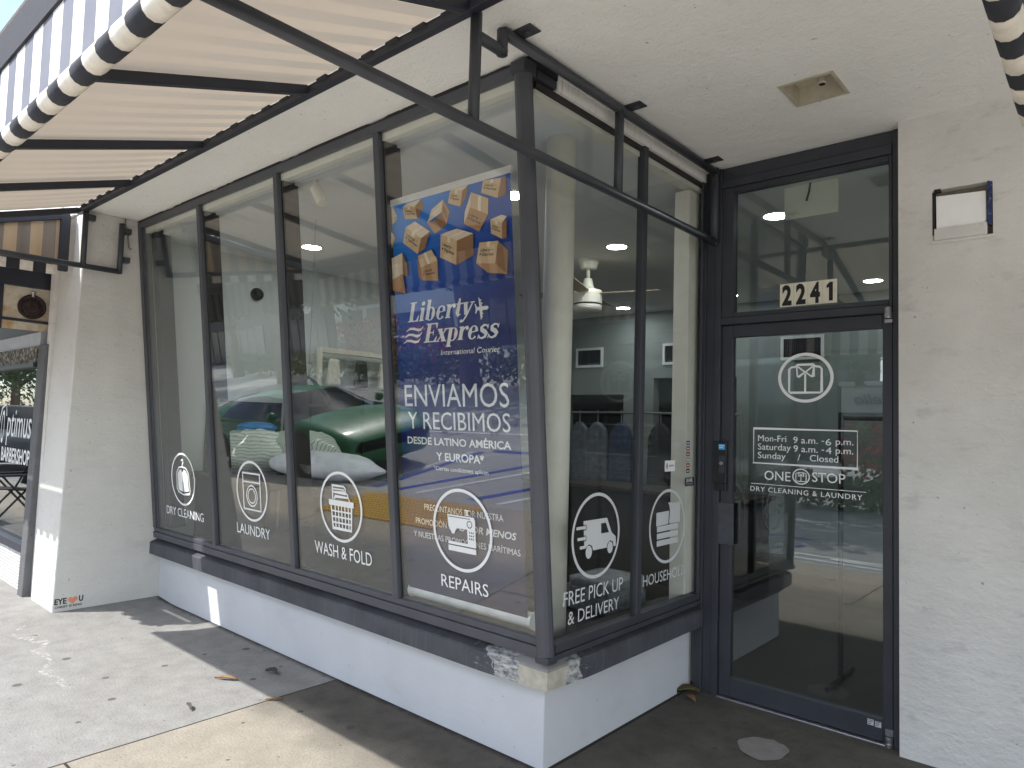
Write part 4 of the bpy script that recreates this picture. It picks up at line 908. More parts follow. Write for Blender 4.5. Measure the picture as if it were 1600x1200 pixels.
for b in BOXES:
    for k, q in b:
        d.poly(q, CI[k])
        A, B, C_, D_ = [Vector(p) for p in q]
        if k in 'ft':
            d.poly([tuple(A.lerp(B, .44)), tuple(A.lerp(B, .56)), tuple(D_.lerp(C_, .56)), tuple(D_.lerp(C_, .44))], 4)
            for t_ in (.43, .57): d.poly([tuple(A.lerp(B, t_)), tuple(A.lerp(B, t_+.02)), tuple(D_.lerp(C_, t_+.02)), tuple(D_.lerp(C_, t_))], 6) if k == 'f' else None
        if k == 'F': d.poly([tuple(A.lerp(B, .42)), tuple(A.lerp(B, .58)), tuple(A.lerp(B, .58).lerp(D_.lerp(C_, .58), .22)), tuple(A.lerp(B, .42).lerp(D_.lerp(C_, .42), .22))], 4)
        if k in 'FGR' and (B-A).length > .03:
            d.text('Liberty', .12, .68, .56, .70, bold=.02, shear=.3, mi=5, quad=q); d.text('+', .72, .82, .58, .68, mi=5, quad=q)
            d.text('Express', .24, .86, .36, .50, bold=.02, shear=.3, mi=5, quad=q); d.poly([tuple(A.lerp(B, .12).lerp(D_.lerp(C_, .12), .52)), tuple(A.lerp(B, .2).lerp(D_.lerp(C_, .2), .52)), tuple(A.lerp(B, .18).lerp(D_.lerp(C_, .18), .62)), tuple(A.lerp(B, .1).lerp(D_.lerp(C_, .1), .62))], 5)
cb = lambda r_, g_, b_: plain('print_%d' % r_, srgb(r_, g_, b_), .5, 0, .06, 40)
d.build('printed_boxes', [cb(228, 212, 186), cb(212, 184, 144), cb(186, 142, 100), cb(150, 109, 75), cb(238, 226, 204), M_INK, cb(250, 246, 240)], ban)
# ---- serif italic wordmark drawn stroke by stroke
d = Decal(lambda u, v, e: FG(u, v, OFF+.0007+e), 0)
def glyphs(word, u0, u1, v0, cap):
    T = .155; th = .05
    out = []
    def sh(pts, x): return [(x+px+.24*py, py) for px, py in pts]
    def stem(x, cx, y0, y1, w=T): out.append(('p', sh([(cx-w/2, y0), (cx+w/2, y0), (cx+w/2, y1), (cx-w/2, y1)], x)))
    def slab(x, a, b, y, h=.045): out.append(('p', sh([(a, y), (b, y), (b, y+h), (a, y+h)], x)))
    def arc(x, cx, cy, rx, ry, a0, a1, tk=T, tn=th, n=22):
        O, I = [], []
        for i in range(n+1):
            a = R(a0+(a1-a0)*i/n); w = tn+(tk-tn)*abs(math.cos(a))**1.6
            O.append((cx+rx*math.cos(a), cy+ry*math.sin(a))); I.append((cx+(rx-w)*math.cos(a), cy+(ry-w*.75)*math.sin(a)))
        out.append(('p', sh(O+I[::-1], x)))
    def blob(x, cx, cy, r): out.append(('p', sh([(cx+r*math.cos(2*math.pi*i/16), cy+r*math.sin(2*math.pi*i/16)) for i in range(16)], x)))
    def line(x, pts, ws):
        P = [Vector(p) for p in pts]; L_, R_ = [], []
        for i, p in enumerate(P):
            dd = (P[min(i+1, len(P)-1)]-P[max(i-1, 0)]).normalized(); nn_ = Vector((-dd.y, dd.x)); w = ws[i] if isinstance(ws, list) else ws
            L_.append(tuple(p+nn_*w/2)); R_.append(tuple(p-nn_*w/2))
        out.append(('p', sh(L_+R_[::-1], x)))
    def g_(c, x):
        if c == 'L': stem(x, .17, 0, .78, .17); slab(x, .02, .34, .74); slab(x, .02, .52, 0, .05); out.append(('p', sh([(.42, .05), (.52, .0), (.545, .24), (.515, .24)], x))); return .56
        if c == 'i': stem(x, .13, 0, .52); slab(x, .01, .14, .48); slab(x, .02, .25, 0, .04); blob(x, .12, .69, .085); return .29
        if c == 'b': stem(x, .12, .03, .80); slab(x, .0, .13, .76); arc(x, .25, .25, .21, .27, -170, 160); return .50
        if c == 'e': arc(x, .24, .25, .21, .27, 12, 318); out.append(('p', sh([(.10, .235), (.44, .285), (.45, .325), (.10, .28)], x))); return .47
        if c == 'r': stem(x, .12, 0, .52); slab(x, .0, .13, .48); slab(x, .01, .25, 0, .04); line(x, [(.17, .34), (.23, .46), (.32, .49), (.38, .46)], [.05, .07, .09, .11]); blob(x, .36, .43, .065); return .40
        if c == 't': line(x, [(.16, .70), (.15, .40), (.15, .14), (.20, .05), (.30, .10)], [.07, .155, .155, .11, .03]); slab(x, .02, .33, .47); return .34
        if c == 'y': line(x, [(.10, .50), (.20, .06)], .15); line(x, [(.42, .50), (.22, .0), (.10, -.19), (.02, -.20)], [.06, .07, .06, .05]); blob(x, .03, -.17, .06); slab(x, .0, .23, .475); slab(x, .32, .50, .475); return .50
        if c == 'E': stem(x, .17, 0, .78, .17); slab(x, .02, .56, .73, .05); slab(x, .02, .58, 0, .05); slab(x, .2, .42, .375, .045); out.append(('p', sh([(.46, .74), (.56, .78), (.56, .56), (.53, .56)], x))); out.append(('p', sh([(.48, .05), (.58, .0), (.61, .24), (.58, .24)], x))); out.append(('p', sh([(.40, .28), (.43, .28), (.43, .50), (.40, .50)], x))); return .60
        if c == 'x': line(x, [(.10, .50), (.36, .02)], .155); line(x, [(.40, .50), (.06, .02)], .05); slab(x, .0, .24, .475); slab(x, .31, .48, .475); slab(x, -.02, .15, 0, .04); slab(x, .24, .48, 0, .04); return .49
        if c == 'p': stem(x, .12, -.22, .52); slab(x, .0, .13, .48); slab(x, .01, .26, -.24, .04); arc(x, .25, .25, .21, .27, -160, 165); return .50
        if c == 's': line(x, [(.36, .40), (.30, .49), (.19, .50), (.10, .42), (.13, .32), (.25, .25), (.34, .16), (.30, .05), (.19, .0), (.08, .03), (.03, .13)], [.03, .06, .085, .12, .15, .165, .15, .11, .085, .06, .03]); out.append(('p', sh([(.36, .52), (.39, .52), (.38, .35), (.35, .35)], x))); out.append(('p', sh([(.0, -.02), (.03, -.02), (.04, .15), (.01, .15)], x))); return .42
        return .3
    x = 0
    for c in word: x += g_(c, x)
    xs_ = [p[0] for _, q in out for p in q]; a, b = min(xs_), max(xs_); k = (u1-u0)/(b-a)
    for _, q in out: d.poly([(u0+(px-a)*k, v0+py*cap/.78) for px, py in q])
glyphs('Liberty', -.826, -.338, 1.488, .098); glyphs('Express', -.707, -.185, 1.377, .094)
for i in range(3):
    u, v = -.833-.0135*i, 1.440-.030*i
    d.stroke([(u, v), (u+.03, v+.014), (u+.06, v+.012), (u+.09, v+.004), (u+.115, v+.006), (u+.135, v+.022)], [.002, .011, .013, .013, .010, .002])
px, py = -.293, 1.515; k = 1.0
d.poly([(px-.03, py-.008), (px+.035, py-.009), (px+.046, py), (px+.035, py+.009), (px-.03, py+.008), (px-.036, py)])
d.poly([(px+.006, py+.004), (px-.012, py+.050), (px-.018, py+.052), (px-.014, py+.004)]); d.poly([(px+.006, py-.004), (px-.002, py-.050), (px-.008, py-.052), (px-.014, py-.004)])
d.poly([(px-.026, py+.004), (px-.038, py+.024), (px-.044, py+.024), (px-.038, py)]); d.poly([(px-.026, py-.004), (px-.036, py-.022), (px-.042, py-.022), (px-.038, py)])
for a, b in ((-.002, .024), (-.008, .038), (0, -.024), (-.003, -.038)): d.rect(px+a, px+a+.010, py+b-.003, py+b+.003)
d.text('International Courier', -.580, -.186, 1.310, 1.335, shear=.2)
d.build('courier_wordmark', M_VINYL, ban)
for t_, u0_, u1_, v0_, v1_, bo_, sh_ in (('ENVIAMOS', -.876, -.151, 1.056, 1.166, 0, 0), ('Y RECIBIMOS', -.857, -.150, .941, 1.027, 0, 0), ('DESDE LATINO AMÉRICA', -.868, -.150, .863, .898, .02, 0), ('Y EUROPA*', -.653, -.322, .787, .825, .02, 0),
        ('*Ciertas condiciones aplican', -.676, -.300, .737, .757, 0, 0), ('PREGÚNTANOS POR NUESTRA', -.760, -.217, .526, .557, 0, 0), ('PROMOCIÓN', -.830, -.600, .449, .479, 0, 0), ('MÁS POR MENOS', -.58, -.140, .450, .482, .02, .2), ('Y NUESTRAS PROMOCIONES MARÍTIMAS', -.850, -.120, .380, .409, 0, 0)):
    d = Decal(lambda u, v, e: FG(u, v, OFF+.0007+e), 0); d.text(t_, u0_, u1_, v0_, v1_, bold=bo_, shear=sh_); d.build('banner_text', M_VINYL, ban)

cb_ = thing('added_dark_cabinet', 'added dark cabinet that darkens the side wall behind the mirrored car', 'cabinet', (-3.8, 2.2, .012))  # invented cabinet: keeps the lit wall from washing out the reflected car
mb = MB(); mb.box(-4.02, -3.62, 1.05, 3.60, .013, 1.78); mb.build('carcass', M_DARKF, cb_, bevel=.004)
mb = MB(); mb.box(-4.025, -3.60, 1.03, 3.62, 1.781, 1.81); mb.build('top', M_TABLE, cb_, bevel=.003)
for k in range(4): mb = MB(); mb.box(-3.619, -3.60, 1.08+k*.58, 1.62+k*.58, .08, 1.74); mb.build('door', M_DARKF, cb_, bevel=.003)
dp = thing('added_dark_panel', 'added dark panel that darkens the wall beside the laundry table, left of the added cabinet', 'panel', (-4.0, .68, .46))  # invented sheet, extends the dark backdrop behind the car reflection
mb = MB(); mb.box(-4.029, -4.004, .31, 1.02, .46, 1.62); mb.build('board', M_DARKF, dp, bevel=.003)
mb = MB(); mb.box(-4.029, -4.0, .31, 1.02, 1.621, 1.64); mb.build('cap', M_TABLE, dp, bevel=.002)
# ---- laundry bags on the table behind the glass
tb = thing('display_table', 'dark wooden table behind the glass carrying bagged laundry', 'table', (-2.95, .55, .455))
mb = MB(); mb.box(-4.0, -1.7, .20, .98, .985, 1.035); mb.build('tabletop', M_TABLE, tb, bevel=.004)
for x in (-3.94, -1.76):
    for y in (.26, .92): mb = MB(); mb.box(x-.03, x+.03, y-.03, y+.03, .456, .984); mb.build('leg', M_TABLE, tb)
def cloth_stripe(name, c0, c1, freq, ax):
    m, n, l, p = base(name); pos = geo_pos(n); s = sep(n, l, pos)[ax]
    w = val(n, l, 'ADD', s, val(n, l, 'MULTIPLY', noise(n, l, pos, 9, 3), .05))
    f = val(n, l, 'FRACT', val(n, l, 'MULTIPLY', w, freq)); col = mixc(n, l, ramp(n, l, f, .55, .8), c0, c1); l.new(col, p.inputs['Base Color']); p.inputs['Roughness'].default_value = .45
    h = val(n, l, 'ADD', noise(n, l, pos, 14, 4, .6, (1, 1, 1)), val(n, l, 'MULTIPLY', f, .5)); l.new(bump(n, l, h, .6, .012), p.inputs['Normal']); return m
def bag(name, label, c, d_, L_, ry, rz, mat, knot=True):
    dv = Vector(d_).normalized(); sd = Vector((-dv.y, dv.x, 0)); rr = random.Random(len(label)); N, K = 26, 22
    vs, fs = [], []
    for i in range(N+1):
        t = i/N; prof = math.sin(math.pi*min(1, max(0, t*.96+.02)))**.38
        if knot and t > .8: prof *= 1-.65*(t-.8)/.2
        for k in range(K):
            a = 2*math.pi*k/K; w = 1+.05*math.sin(5*a+i*.7)+.03*math.sin(11*a-i)+rr.uniform(-.025, .025)
            z = math.sin(a)*rz*prof*w
            z = max(z, -rz*.82)
            vs.append(Vector(c)+dv*(t-.5)*L_+sd*math.cos(a)*ry*prof*w+Vector((0, 0, z+rz*.82)))
    for i in range(N):
        for k in range(K): fs.append((i*K+k, i*K+(k+1) % K, (i+1)*K+(k+1) % K, (i+1)*K+k))
    fs += [tuple(range(K))[::-1], tuple(range(N*K, N*K+K))]
    mb = MB(); mb.add(vs, fs); o = mb.build(name, mat, loc=tuple(c), smooth=True); return tag(o, label, 'laundry bag', 'bagged laundry on the display table')
M_BAGG = cloth_stripe('striped_bedding', srgb(222, 228, 218), srgb(172, 182, 168), 38, 2)
bag('laundry_bag', 'fat pale green striped bedding roll in clear plastic at the left of the table', (-3.55, .52, 1.036), (1, -.06, 0), 1.04, .24, .205, M_BAGG)
bag('laundry_bag', 'striped bedding bundle behind the mullion, above the white bag', (-3.08, .66, 1.11), (1, .05, 0), 1.0, .18, .165, cloth_stripe('striped_bedding_dense', srgb(208, 214, 202), srgb(146, 156, 142), 40, 0))
bag('laundry_bag', 'long white and grey laundry bag lying in front on the table', (-2.42, .46, 1.07), (1, .12, 0), 1.18, .15, .110, plain('white_plastic_bag', srgb(234, 237, 242), .35, 0, .12, 12, .6))
bag('laundry_bag', 'bright blue laundry bag on top of the striped roll', (-3.60, .56, 1.375), (1, .1, 0), .42, .13, .05, plain('blue_plastic_bag', srgb(20, 110, 190), .3, 0, .2, 12, .4))
# clothes hanger on a line
hg = thing('clothes_hanger', 'dark coat hanger hung on a thin line behind the glass', 'hanger', (-2.44, .30, 1.75))
mb = MB(); c = Vector((-2.44, .30, 1.69)); hp_ = lambda a, b: (c.x+a, c.y+a*.25, c.z+b)
mb.tube([hp_(-.19, -.09), hp_(-.17, -.03), hp_(-.06, .07), hp_(0, .12), hp_(.06, .07), hp_(.17, -.03), hp_(.19, -.09)], [.012, .018, .016, .012, .016, .018, .012], 8)
mb.tube([hp_(-.185, -.088), hp_(.185, -.088)], .008, 8); mb.build('shoulders', M_BLACK, hg, smooth=True)
mb = MB(); mb.tube([hp_(0, .12), hp_(0, .16), hp_(.03, .185), hp_(.02, .215), hp_(-.01, .215)], .005, 6); mb.tube([hp_(0, .215), (c.x, c.y, 2.948)], .0015, 5); mb.build('hook', M_STEEL, hg, smooth=True)
# garment rack frame with covers further in
gk = thing('garment_rack', 'white steel rack frame with small garment covers, standing on the added dark cabinet', 'clothes rack', (-3.9, 1.8, 1.81))
for y in (1.35, 2.3): mb = MB(); mb.box(-3.94, -3.90, y-.02, y+.02, 1.811, 2.20); mb.build('post', M_CREAM, gk, bevel=.003)
mb = MB(); mb.box(-3.945, -3.895, 1.37, 2.28, 2.15, 2.20); mb.build('top_bar', M_CREAM, gk, bevel=.003)
for y, mm, w_ in ((1.52, M_CREAM, .08), (1.85, M_BLACK, .09), (2.14, M_CREAM, .07)):
    mb = MB(); mb.hexa([(-3.95, y-w_, 1.83), (-3.90, y-w_, 1.83), (-3.90, y+w_, 1.83), (-3.95, y+w_, 1.83)], [(-3.95, y-w_*.7, 2.10), (-3.90, y-w_*.7, 2.10), (-3.90, y+w_*.7, 2.10), (-3.95, y+w_*.7, 2.10)]); mb.build('garment_cover', mm, gk, bevel=.04, seg=3)
# white track spotlight, dome camera
sp = thing('spotlight', 'white cylindrical spotlight on the ceiling behind the third pane', 'spotlight', (-1.72, -.17, 2.95))
mb = MB(); mb.tube([(-1.72, -.17, 2.951), (-1.72, -.17, 2.925), (-1.70, -.17, 2.90)], .014, 10); mb.build('bracket', M_CREAM, sp, smooth=True)
mb = MB(); mb.tube([(-1.725, -.17, 2.905), (-1.655, -.16, 2.800)], .034, 18); mb.build('lamp_head', M_CREAM, sp, bevel=.006)
dc = thing('dome_camera', 'small black dome camera on the pale side wall', 'camera', (-4.03, .72, 2.63))
mb = MB(); mb.lathe([(.0, 0), (.06, 0), (.06, .02), (.05, .05), (.03, .075), (0, .085)], (-4.03, .72, 2.63), 20, axis=(1, 0, -.25)); mb.build('dome', M_BLACK, dc, smooth=True)
mb = MB(); mb.lathe([(0, 0), (.066, 0), (.066, .008), (0, .008)], (-4.031, .72, 2.63), 20, axis=(1, 0, 0)); mb.build('base', M_CREAM, dc)
# downlights
dlp = [(-3.18, .74), (-.92, .74), (-1.08, 2.18), (.22, 2.10), (.20, 4.6), (-1.20, 4.6), (-2.6, 4.7), (-3.1, 2.4)]
names = ['behind the second front pane', 'right of the banner top', 'above the ceiling fan', 'seen through the transom, nearest', 'seen through the transom above the right end of the house number', 'far one left of the house number', 'farthest, beyond the fan by the air vents', 'deep in the left part of the shop']
dl0 = None
for (x, y), nm in zip(dlp, names):
    if dl0 is None:
        t = thing('downlight', 'round lit ceiling downlight '+nm, 'downlight', (x, y, 2.95), 'lit ceiling downlights'); dl0 = t
        mb = MB(); mb.lathe([(.078, 0), (.098, 0), (.098, -.006), (.078, -.006)], (x, y, 2.949), 28, loop=True); mb.build('trim_ring', M_CREAM, t, smooth=False)
        mb = MB(); mb.lathe([(0, 0), (.077, 0), (.077, -.003), (0, -.003)], (x, y, 2.947), 28); mb.build('diffuser', M_LAMP, t)
    else: copy_thing(dl0, (x, y, 2.95), 'round lit ceiling downlight '+nm)
# ceiling fan
FX, FY_, FZ = -1.52, 2.42, 2.95
fn = thing('ceiling_fan', 'cream ceiling fan with short rod and tan blades', 'ceiling fan', (FX, FY_, FZ))
mb = MB(); mb.lathe([(0, 0), (.085, 0), (.088, -.03), (.07, -.08), (.05, -.09), (0, -.09)], (FX, FY_, FZ-.001), 24); mb.build('canopy', M_CREAM, fn, smooth=False)
mb = MB(); mb.tube([(FX, FY_, FZ-.09), (FX, FY_, FZ-.19)], .016, 12); mb.build('rod', M_CREAM, fn, smooth=True)
mb = MB(); mb.lathe([(0, -.17), (.035, -.17), (.05, -.24), (.055, -.255), (.12, -.275), (.125, -.30), (.125, -.39), (0, -.39)], (FX, FY_, FZ), 28); mb.build('motor', M_CREAM, fn, smooth=False, bevel=.003)
mb = MB(); mb.lathe([(0, -.391), (.122, -.391), (.122, -.402), (0, -.402)], (FX, FY_, FZ), 28); mb.build('dark_band', M_BLACK, fn)
mb = MB(); mb.lathe([(0, -.403), (.122, -.403), (.122, -.435), (.105, -.462), (.05, -.474), (0, -.475)], (FX, FY_, FZ), 28); mb.build('light_bowl', plain('opal_bowl', srgb(200, 198, 188), .4, 0, .02), fn, smooth=True)
for k in range(4):
    a = R(18+90*k); dx, dy = math.cos(a), math.sin(a); nx, ny_ = -dy, dx
    mb = MB(); mb.hexa([(FX+dx*.11+nx*.045*s_, FY_+dy*.11+ny_*.045*s_, FZ-.30+.008*s_+o_) for s_, o_ in ((1, 0), (-1, 0), (-1, .006), (1, .006))], [(FX+dx*.62+nx*.07*s_, FY_+dy*.62+ny_*.07*s_, FZ-.30+.012*s_+o_) for s_, o_ in ((1, 0), (-1, 0), (-1, .006), (1, .006))]); mb.build('blade', M_BLADE, fn)
# counter and hanging garments
ct = thing('service_counter', 'dark wooden service counter across the back of the shop', 'counter', (-2.2, 3.7, .02))
mb = MB(); mb.box(-3.95, -.55, 3.55, 3.62, .02, .86); mb.box(-3.95, -3.88, 3.62, 4.05, .02, .86); mb.box(-.62, -.55, 3.62, 4.05, .02, .86); mb.build('front_panel', M_DARKF, ct)
mb = MB(); mb.box(-4.0, -.50, 3.48, 4.1, .861, .905); mb.build('countertop', M_TABLE, ct, bevel=.005)
M_PLAST = plain('plastic_cover', srgb(104, 110, 118), .25, 0, .25, 14, .5); M_DARKG = plain('dark_cloth', (.02, .02, .022, 1), .8, 0, .3, 9, .3); M_BLUEG = plain('blue_cloth', srgb(44, 58, 88), .7, 0, .2, 9, .3)
rl = thing('garment_rail', 'steel rail carrying finished garments in the back opening', 'clothes rail', (-2.6, 4.95, .02))
mb = MB(); mb.tube([(-3.9, 4.95, 1.68), (-1.2, 4.95, 1.68)], .014, 8); mb.build('rail', M_STEEL, rl)
for x in (-3.9, -1.2): mb = MB(); mb.tube([(x, 4.95, .02), (x, 4.95, 1.70)], .016, 8); mb.build('post', M_STEEL, rl)
gl_ = [('pale garment under thin plastic, leftmost on the back rail', M_PLAST), ('pale garment under thin plastic, second from left on the back rail', M_PLAST), ('pale garment under plastic, third from left on the back rail', M_PLAST), ('blue shirt in plastic in the middle of the back rail', M_BLUEG), ('black garment hanging right of the blue shirt', M_DARKG), ('black garment at the right end of the back rail', M_DARKG)]
for i, (lb_, mm) in enumerate(gl_):
    x = (-3.68, -3.38, -3.10, -2.75, -2.2, -1.75)[i]; y = 4.95
    t = thing('hanging_garment', lb_, 'garment', (x, y, 1.68), 'garments on the back rail')
    mb = MB(); w_ = .16
    pf = [(-w_, .70), (-w_*.92, 1.38), (-w_*.75, 1.47), (-.03, 1.56), (.03, 1.56), (w_*.75, 1.47), (w_*.92, 1.38), (w_, .70)]
    nseg = 8
    lo = [(x+a, y-.045-.012*math.sin(a*60+i), z) for a, z in pf]; hi = [(x+a, y+.045, z) for a, z in pf]
    mb.hexa(lo, hi); mb.build('cloth', mm, t, bevel=.02)
    mb = MB(); mb.tube([(x, y, 1.555), (x, y, 1.64), (x, y-.015, 1.70), (x, y+.01, 1.705)], .005, 6); mb.build('hook', M_STEEL, t)
# linen stack on the platform by the side glass
ls = thing('linen_stack', 'crumpled stack of white linen in plastic low behind the side glass', 'linen', (-.33, .98, .455))
for i in range(4):
    mb = MB(); x0, x1, y0, y1 = -.50+rnd.uniform(-.015, .015), -.20, .84, 1.20+rnd.uniform(-.03, .0); z0 = .457+i*.044
    n1, n2 = 8, 8; vs, fs = [], []
    for s_ in (0, 1):
        for a in range(n1+1):
            for b in range(n2+1): vs.append((x0+(x1-x0)*a/n1, y0+(y1-y0)*b/n2, z0+s_*.05+(rnd.uniform(-.007, .007) if s_ and 0 < a < n1 and 0 < b < n2 else 0)))
    st_ = (n1+1)*(n2+1)
    for a in range(n1):
        for b in range(n2):
            q = a*(n2+1)+b; fs += [(q, q+1, q+n2+2, q+n2+1), (st_+q, st_+q+n2+1, st_+q+n2+2, st_+q+1)]
    for a in range(n1):
        for b in (0, n2): q = a*(n2+1)+b; fs.append((q, q+n2+1, st_+q+n2+1, st_+q))
    for b in range(n2):
        for a in (0, n1): q = a*(n2+1)+b; fs.append((q, q+1, st_+q+1, st_+q))
    mb.add(vs, fs); mb.build('folded_sheet', plain('white_linen', srgb(120, 124, 126), .5, 0, .3, 26, .6), ls, smooth=True, bevel=.008)
# notice board inside the transom, black clothes rail by the door
bd = thing('blank_board', 'blank cream board with a loose black cable, hung inside above the transom', 'board', (.60, 1.62, 2.86))
mb = MB(); mb.box(.455, .755, 1.60, 1.612, 2.755, 2.948); mb.build('panel', plain('board_cream', srgb(240, 236, 214), .7, 0, .05), bd, bevel=.002)
mb = MB(); mb.tube([(.605, 1.592, 2.948), (.60, 1.59, 2.90), (.585, 1.588, 2.845)], .006, 8); mb.build('cable', M_BLACK, bd)
kr = thing('clothes_stand', 'black clothes stand behind the entrance door glass', 'clothes rack', (.85, 2.1, .02))
mb = MB(); mb.tube([(.63, 2.1, .02), (.63, 2.1, 1.64)], .016, 10); mb.tube([(1.25, 2.1, .02), (1.25, 2.1, 1.64)], .016, 10); mb.build('upright', M_BLACK, kr)
mb = MB(); mb.tube([(.63, 2.1, 1.605), (1.25, 2.1, 1.605)], .014, 10); mb.build('top_bar', M_BLACK, kr)
mb = MB(); mb.tube([(.63, 1.85, .03), (.63, 2.35, .03)], .014, 8); mb.tube([(1.25, 1.85, .03), (1.25, 2.35, .03)], .014, 8); mb.build('foot_bar', M_BLACK, kr)

# ================================================================== LITTER ON THE WALK
M_LEAF = plain('dry_leaf', srgb(140, 108, 76), .7, 0, .3, 30); M_LEAFD = plain('dark_leaf', srgb(80, 76, 74), .7, 0, .2, 30); M_LEAFG = plain('olive_leaf', srgb(96, 88, 52), .7, 0, .3, 30)
def leaf_at(x, y, L_, w_, ang, mat, label, curl=.012):
    mb = MB(); n_ = 8; vs, fs = [], []
    for i in range(n_+1):
        t = i/n_; hw = w_/2*math.sin(math.pi*t)**.7 if 0 < t < 1 else .001
        for s_ in (-1, 0, 1):
            lx, ly = (t-.5)*L_, s_*hw; vs.append((x+lx*math.cos(ang)-ly*math.sin(ang), y+lx*math.sin(ang)+ly*math.cos(ang), .004+curl*(abs(s_)*.8+.6*math.sin(math.pi*t))+gz(x, y)))
    for i in range(n_):
        for j in range(2): fs.append((i*3+j, i*3+j+1, i*3+j+4, i*3+j+3))
    mb.add(vs, fs); o = mb.build('fallen_leaf', mat, loc=(x, y, gz(x, y)), smooth=True); sm = o.modifiers.new('solid', 'SOLIDIFY'); sm.thickness = .0015
    return tag(o, label, 'leaf', 'dry leaves on the pavement')
leaf_at(-1.95, -.46, .15, .030, .55, M_LEAF, 'long orange-brown leaf at the edge of the awning shadow')
leaf_at(-1.86, -.23, .10, .05, .2, M_LEAFD, 'dark curled leaf in the shade of the base wall', .02)
leaf_at(-1.71, -.78, .09, .022, -.2, M_LEAFD, 'small dark twisted leaf in the sun near the slab joint', .015)
leaf_at(.05, 1.27, .13, .07, .7, M_LEAFG, 'olive crumpled leaf in the corner by the door frame', .03)
leaf_at(.10, 1.20, .08, .04, -.4, M_LEAF, 'brown leaf scrap beside the olive leaf at the door', .015)
leaf_at(-1.50, -.42, .09, .02, .9, M_LEAF, 'pale straw-coloured leaf on the joint at the shadow edge', .008)
# old light patch of new concrete in front of the door
mb = MB(); pts = []
for k in range(40):
    a = 2*math.pi*k/40; r_ = 1+.05*math.sin(3*a)+.03*math.sin(7*a+1)+(-.10 if 4 < k < 7 else 0); pts.append((.622+.112*r_*math.cos(a+.4), .905+.125*r_*math.sin(a+.4), .0035))
mb.add(pts, [tuple(range(40))])
struct(mb.build('pavement_patch', plain('pale_mortar', srgb(132, 128, 124), .9, 0, .12, 14, .1, .3, (30, .66, srgb(70, 66, 62)))))

# ================================================================== STREET, SEEN IN THE GLASS
def car_mesh(root, paint, st, W_, glass_from, glass_to, wheels, wr, screens=(), sides=-9):
    """lofted body: stations (x, z_bottom, z_shoulder, z_top, half_w, half_w_top)"""
    rows = []
    for x, zb, zs, zt_, w, wt in st:
        rows.append([(x, 0, zb), (x, w*.80, zb), (x, w*.97, zb+.10), (x, w, zb+.30), (x, w*.985, zs-.07), (x, w*.94, zs), (x, wt+(w*.94-wt)*.12, zt_-.06 if zt_-zs > .1 else zs+.01), (x, wt*.80, zt_), (x, 0, zt_+.012)])
    n_ = 9; bd_ = MB(); gls = MB()
    full = []
    for r_ in rows: full.append(r_+[(x, -y, z) for x, y, z in r_[1:-1]][::-1])
    nf = len(full[0]); vv = [v for r_ in full for v in r_]
    bf, gf = [], []
    for i in range(len(st)-1):
        xa, xb = st[i][0], st[i+1][0]
        for k in range(nf):
            q = (i*nf+k, i*nf+(k+1) % nf, (i+1)*nf+(k+1) % nf, (i+1)*nf+k)
            kk = k if k < 8 else nf-1-k
            up_ = kk in (5,) and min(xa, xb) >= sides; top_ = kk in (6, 7)
            cab = glass_from <= min(xa, xb) and max(xa, xb) <= glass_to
            slope = any(a_ <= min(xa, xb) and max(xa, xb) <= b_ for a_, b_ in screens) and cab
            (gf if (cab and (up_ or (top_ and slope))) else bf).append(q)
    bf += [tuple(range(nf))[::-1], tuple(range((len(full)-1)*nf, len(full)*nf))]
    bd_.add(vv, bf); gls.add(vv, gf)
    lc = Vector(root['_w'])
    for m_ in (bd_, gls): m_.v = [tuple(Vector(v)+lc) for v in m_.v]
    bd_.build('body', paint, root, smooth=True); gls.build('car_glass', M_CARG, root, smooth=True)
    for wx in wheels:
        for s_ in (1, -1):
            mb = MB(); c = lc+Vector((wx, s_*(W_-.16), wr)); mb.lathe([(wr*.62, -.10), (wr*.95, -.11), (wr, -.08), (wr, .08), (wr*.95, .11), (wr*.62, .10)], c, 28, axis=(0, s_, 0), loop=True); wh = mb.build('wheel', M_TYRE, root, smooth=True)
            mb = MB(); mb.lathe([(0, .06), (wr*.2, .06), (wr*.25, .05), (wr*.60, .085), (wr*.66, .09), (wr*.66, -.09), (0, -.09)], c, 28, axis=(0, s_, 0)); mb.build('rim', M_STEEL, wh)
            mb = MB(); pr = [(lc.x+wx+(wr+.06)*math.cos(R(a)), lc.z+wr+(wr+.06)*math.sin(R(a))) for a in range(-10, 191, 15)]; mb.prism(pr, 1, lc.y+s_*(W_-.30), lc.y+s_*(W_+.004)); mb.build('wheel_arch', M_CAULK, root)
M_CARG = plain('car_window', (.012, .015, .016, 1), .12, 0, .05, 3, 0, .3); M_TYRE = plain('tyre', (.02, .02, .02, 1), .8)
def paint(name, c):
    m, n, l, p = base(name); p.inputs['Base Color'].default_value = c; p.inputs['Roughness'].default_value = .4; p.inputs['Coat Weight'].default_value = .35; p.inputs['Coat Roughness'].default_value = .08; p.inputs['Specular IOR Level'].default_value = .3
    return m
gc = thing('sports_car', 'bright green sports coupe parked at the kerb, mirrored in the display window', 'car', (-8.22, -4.15, -.12))
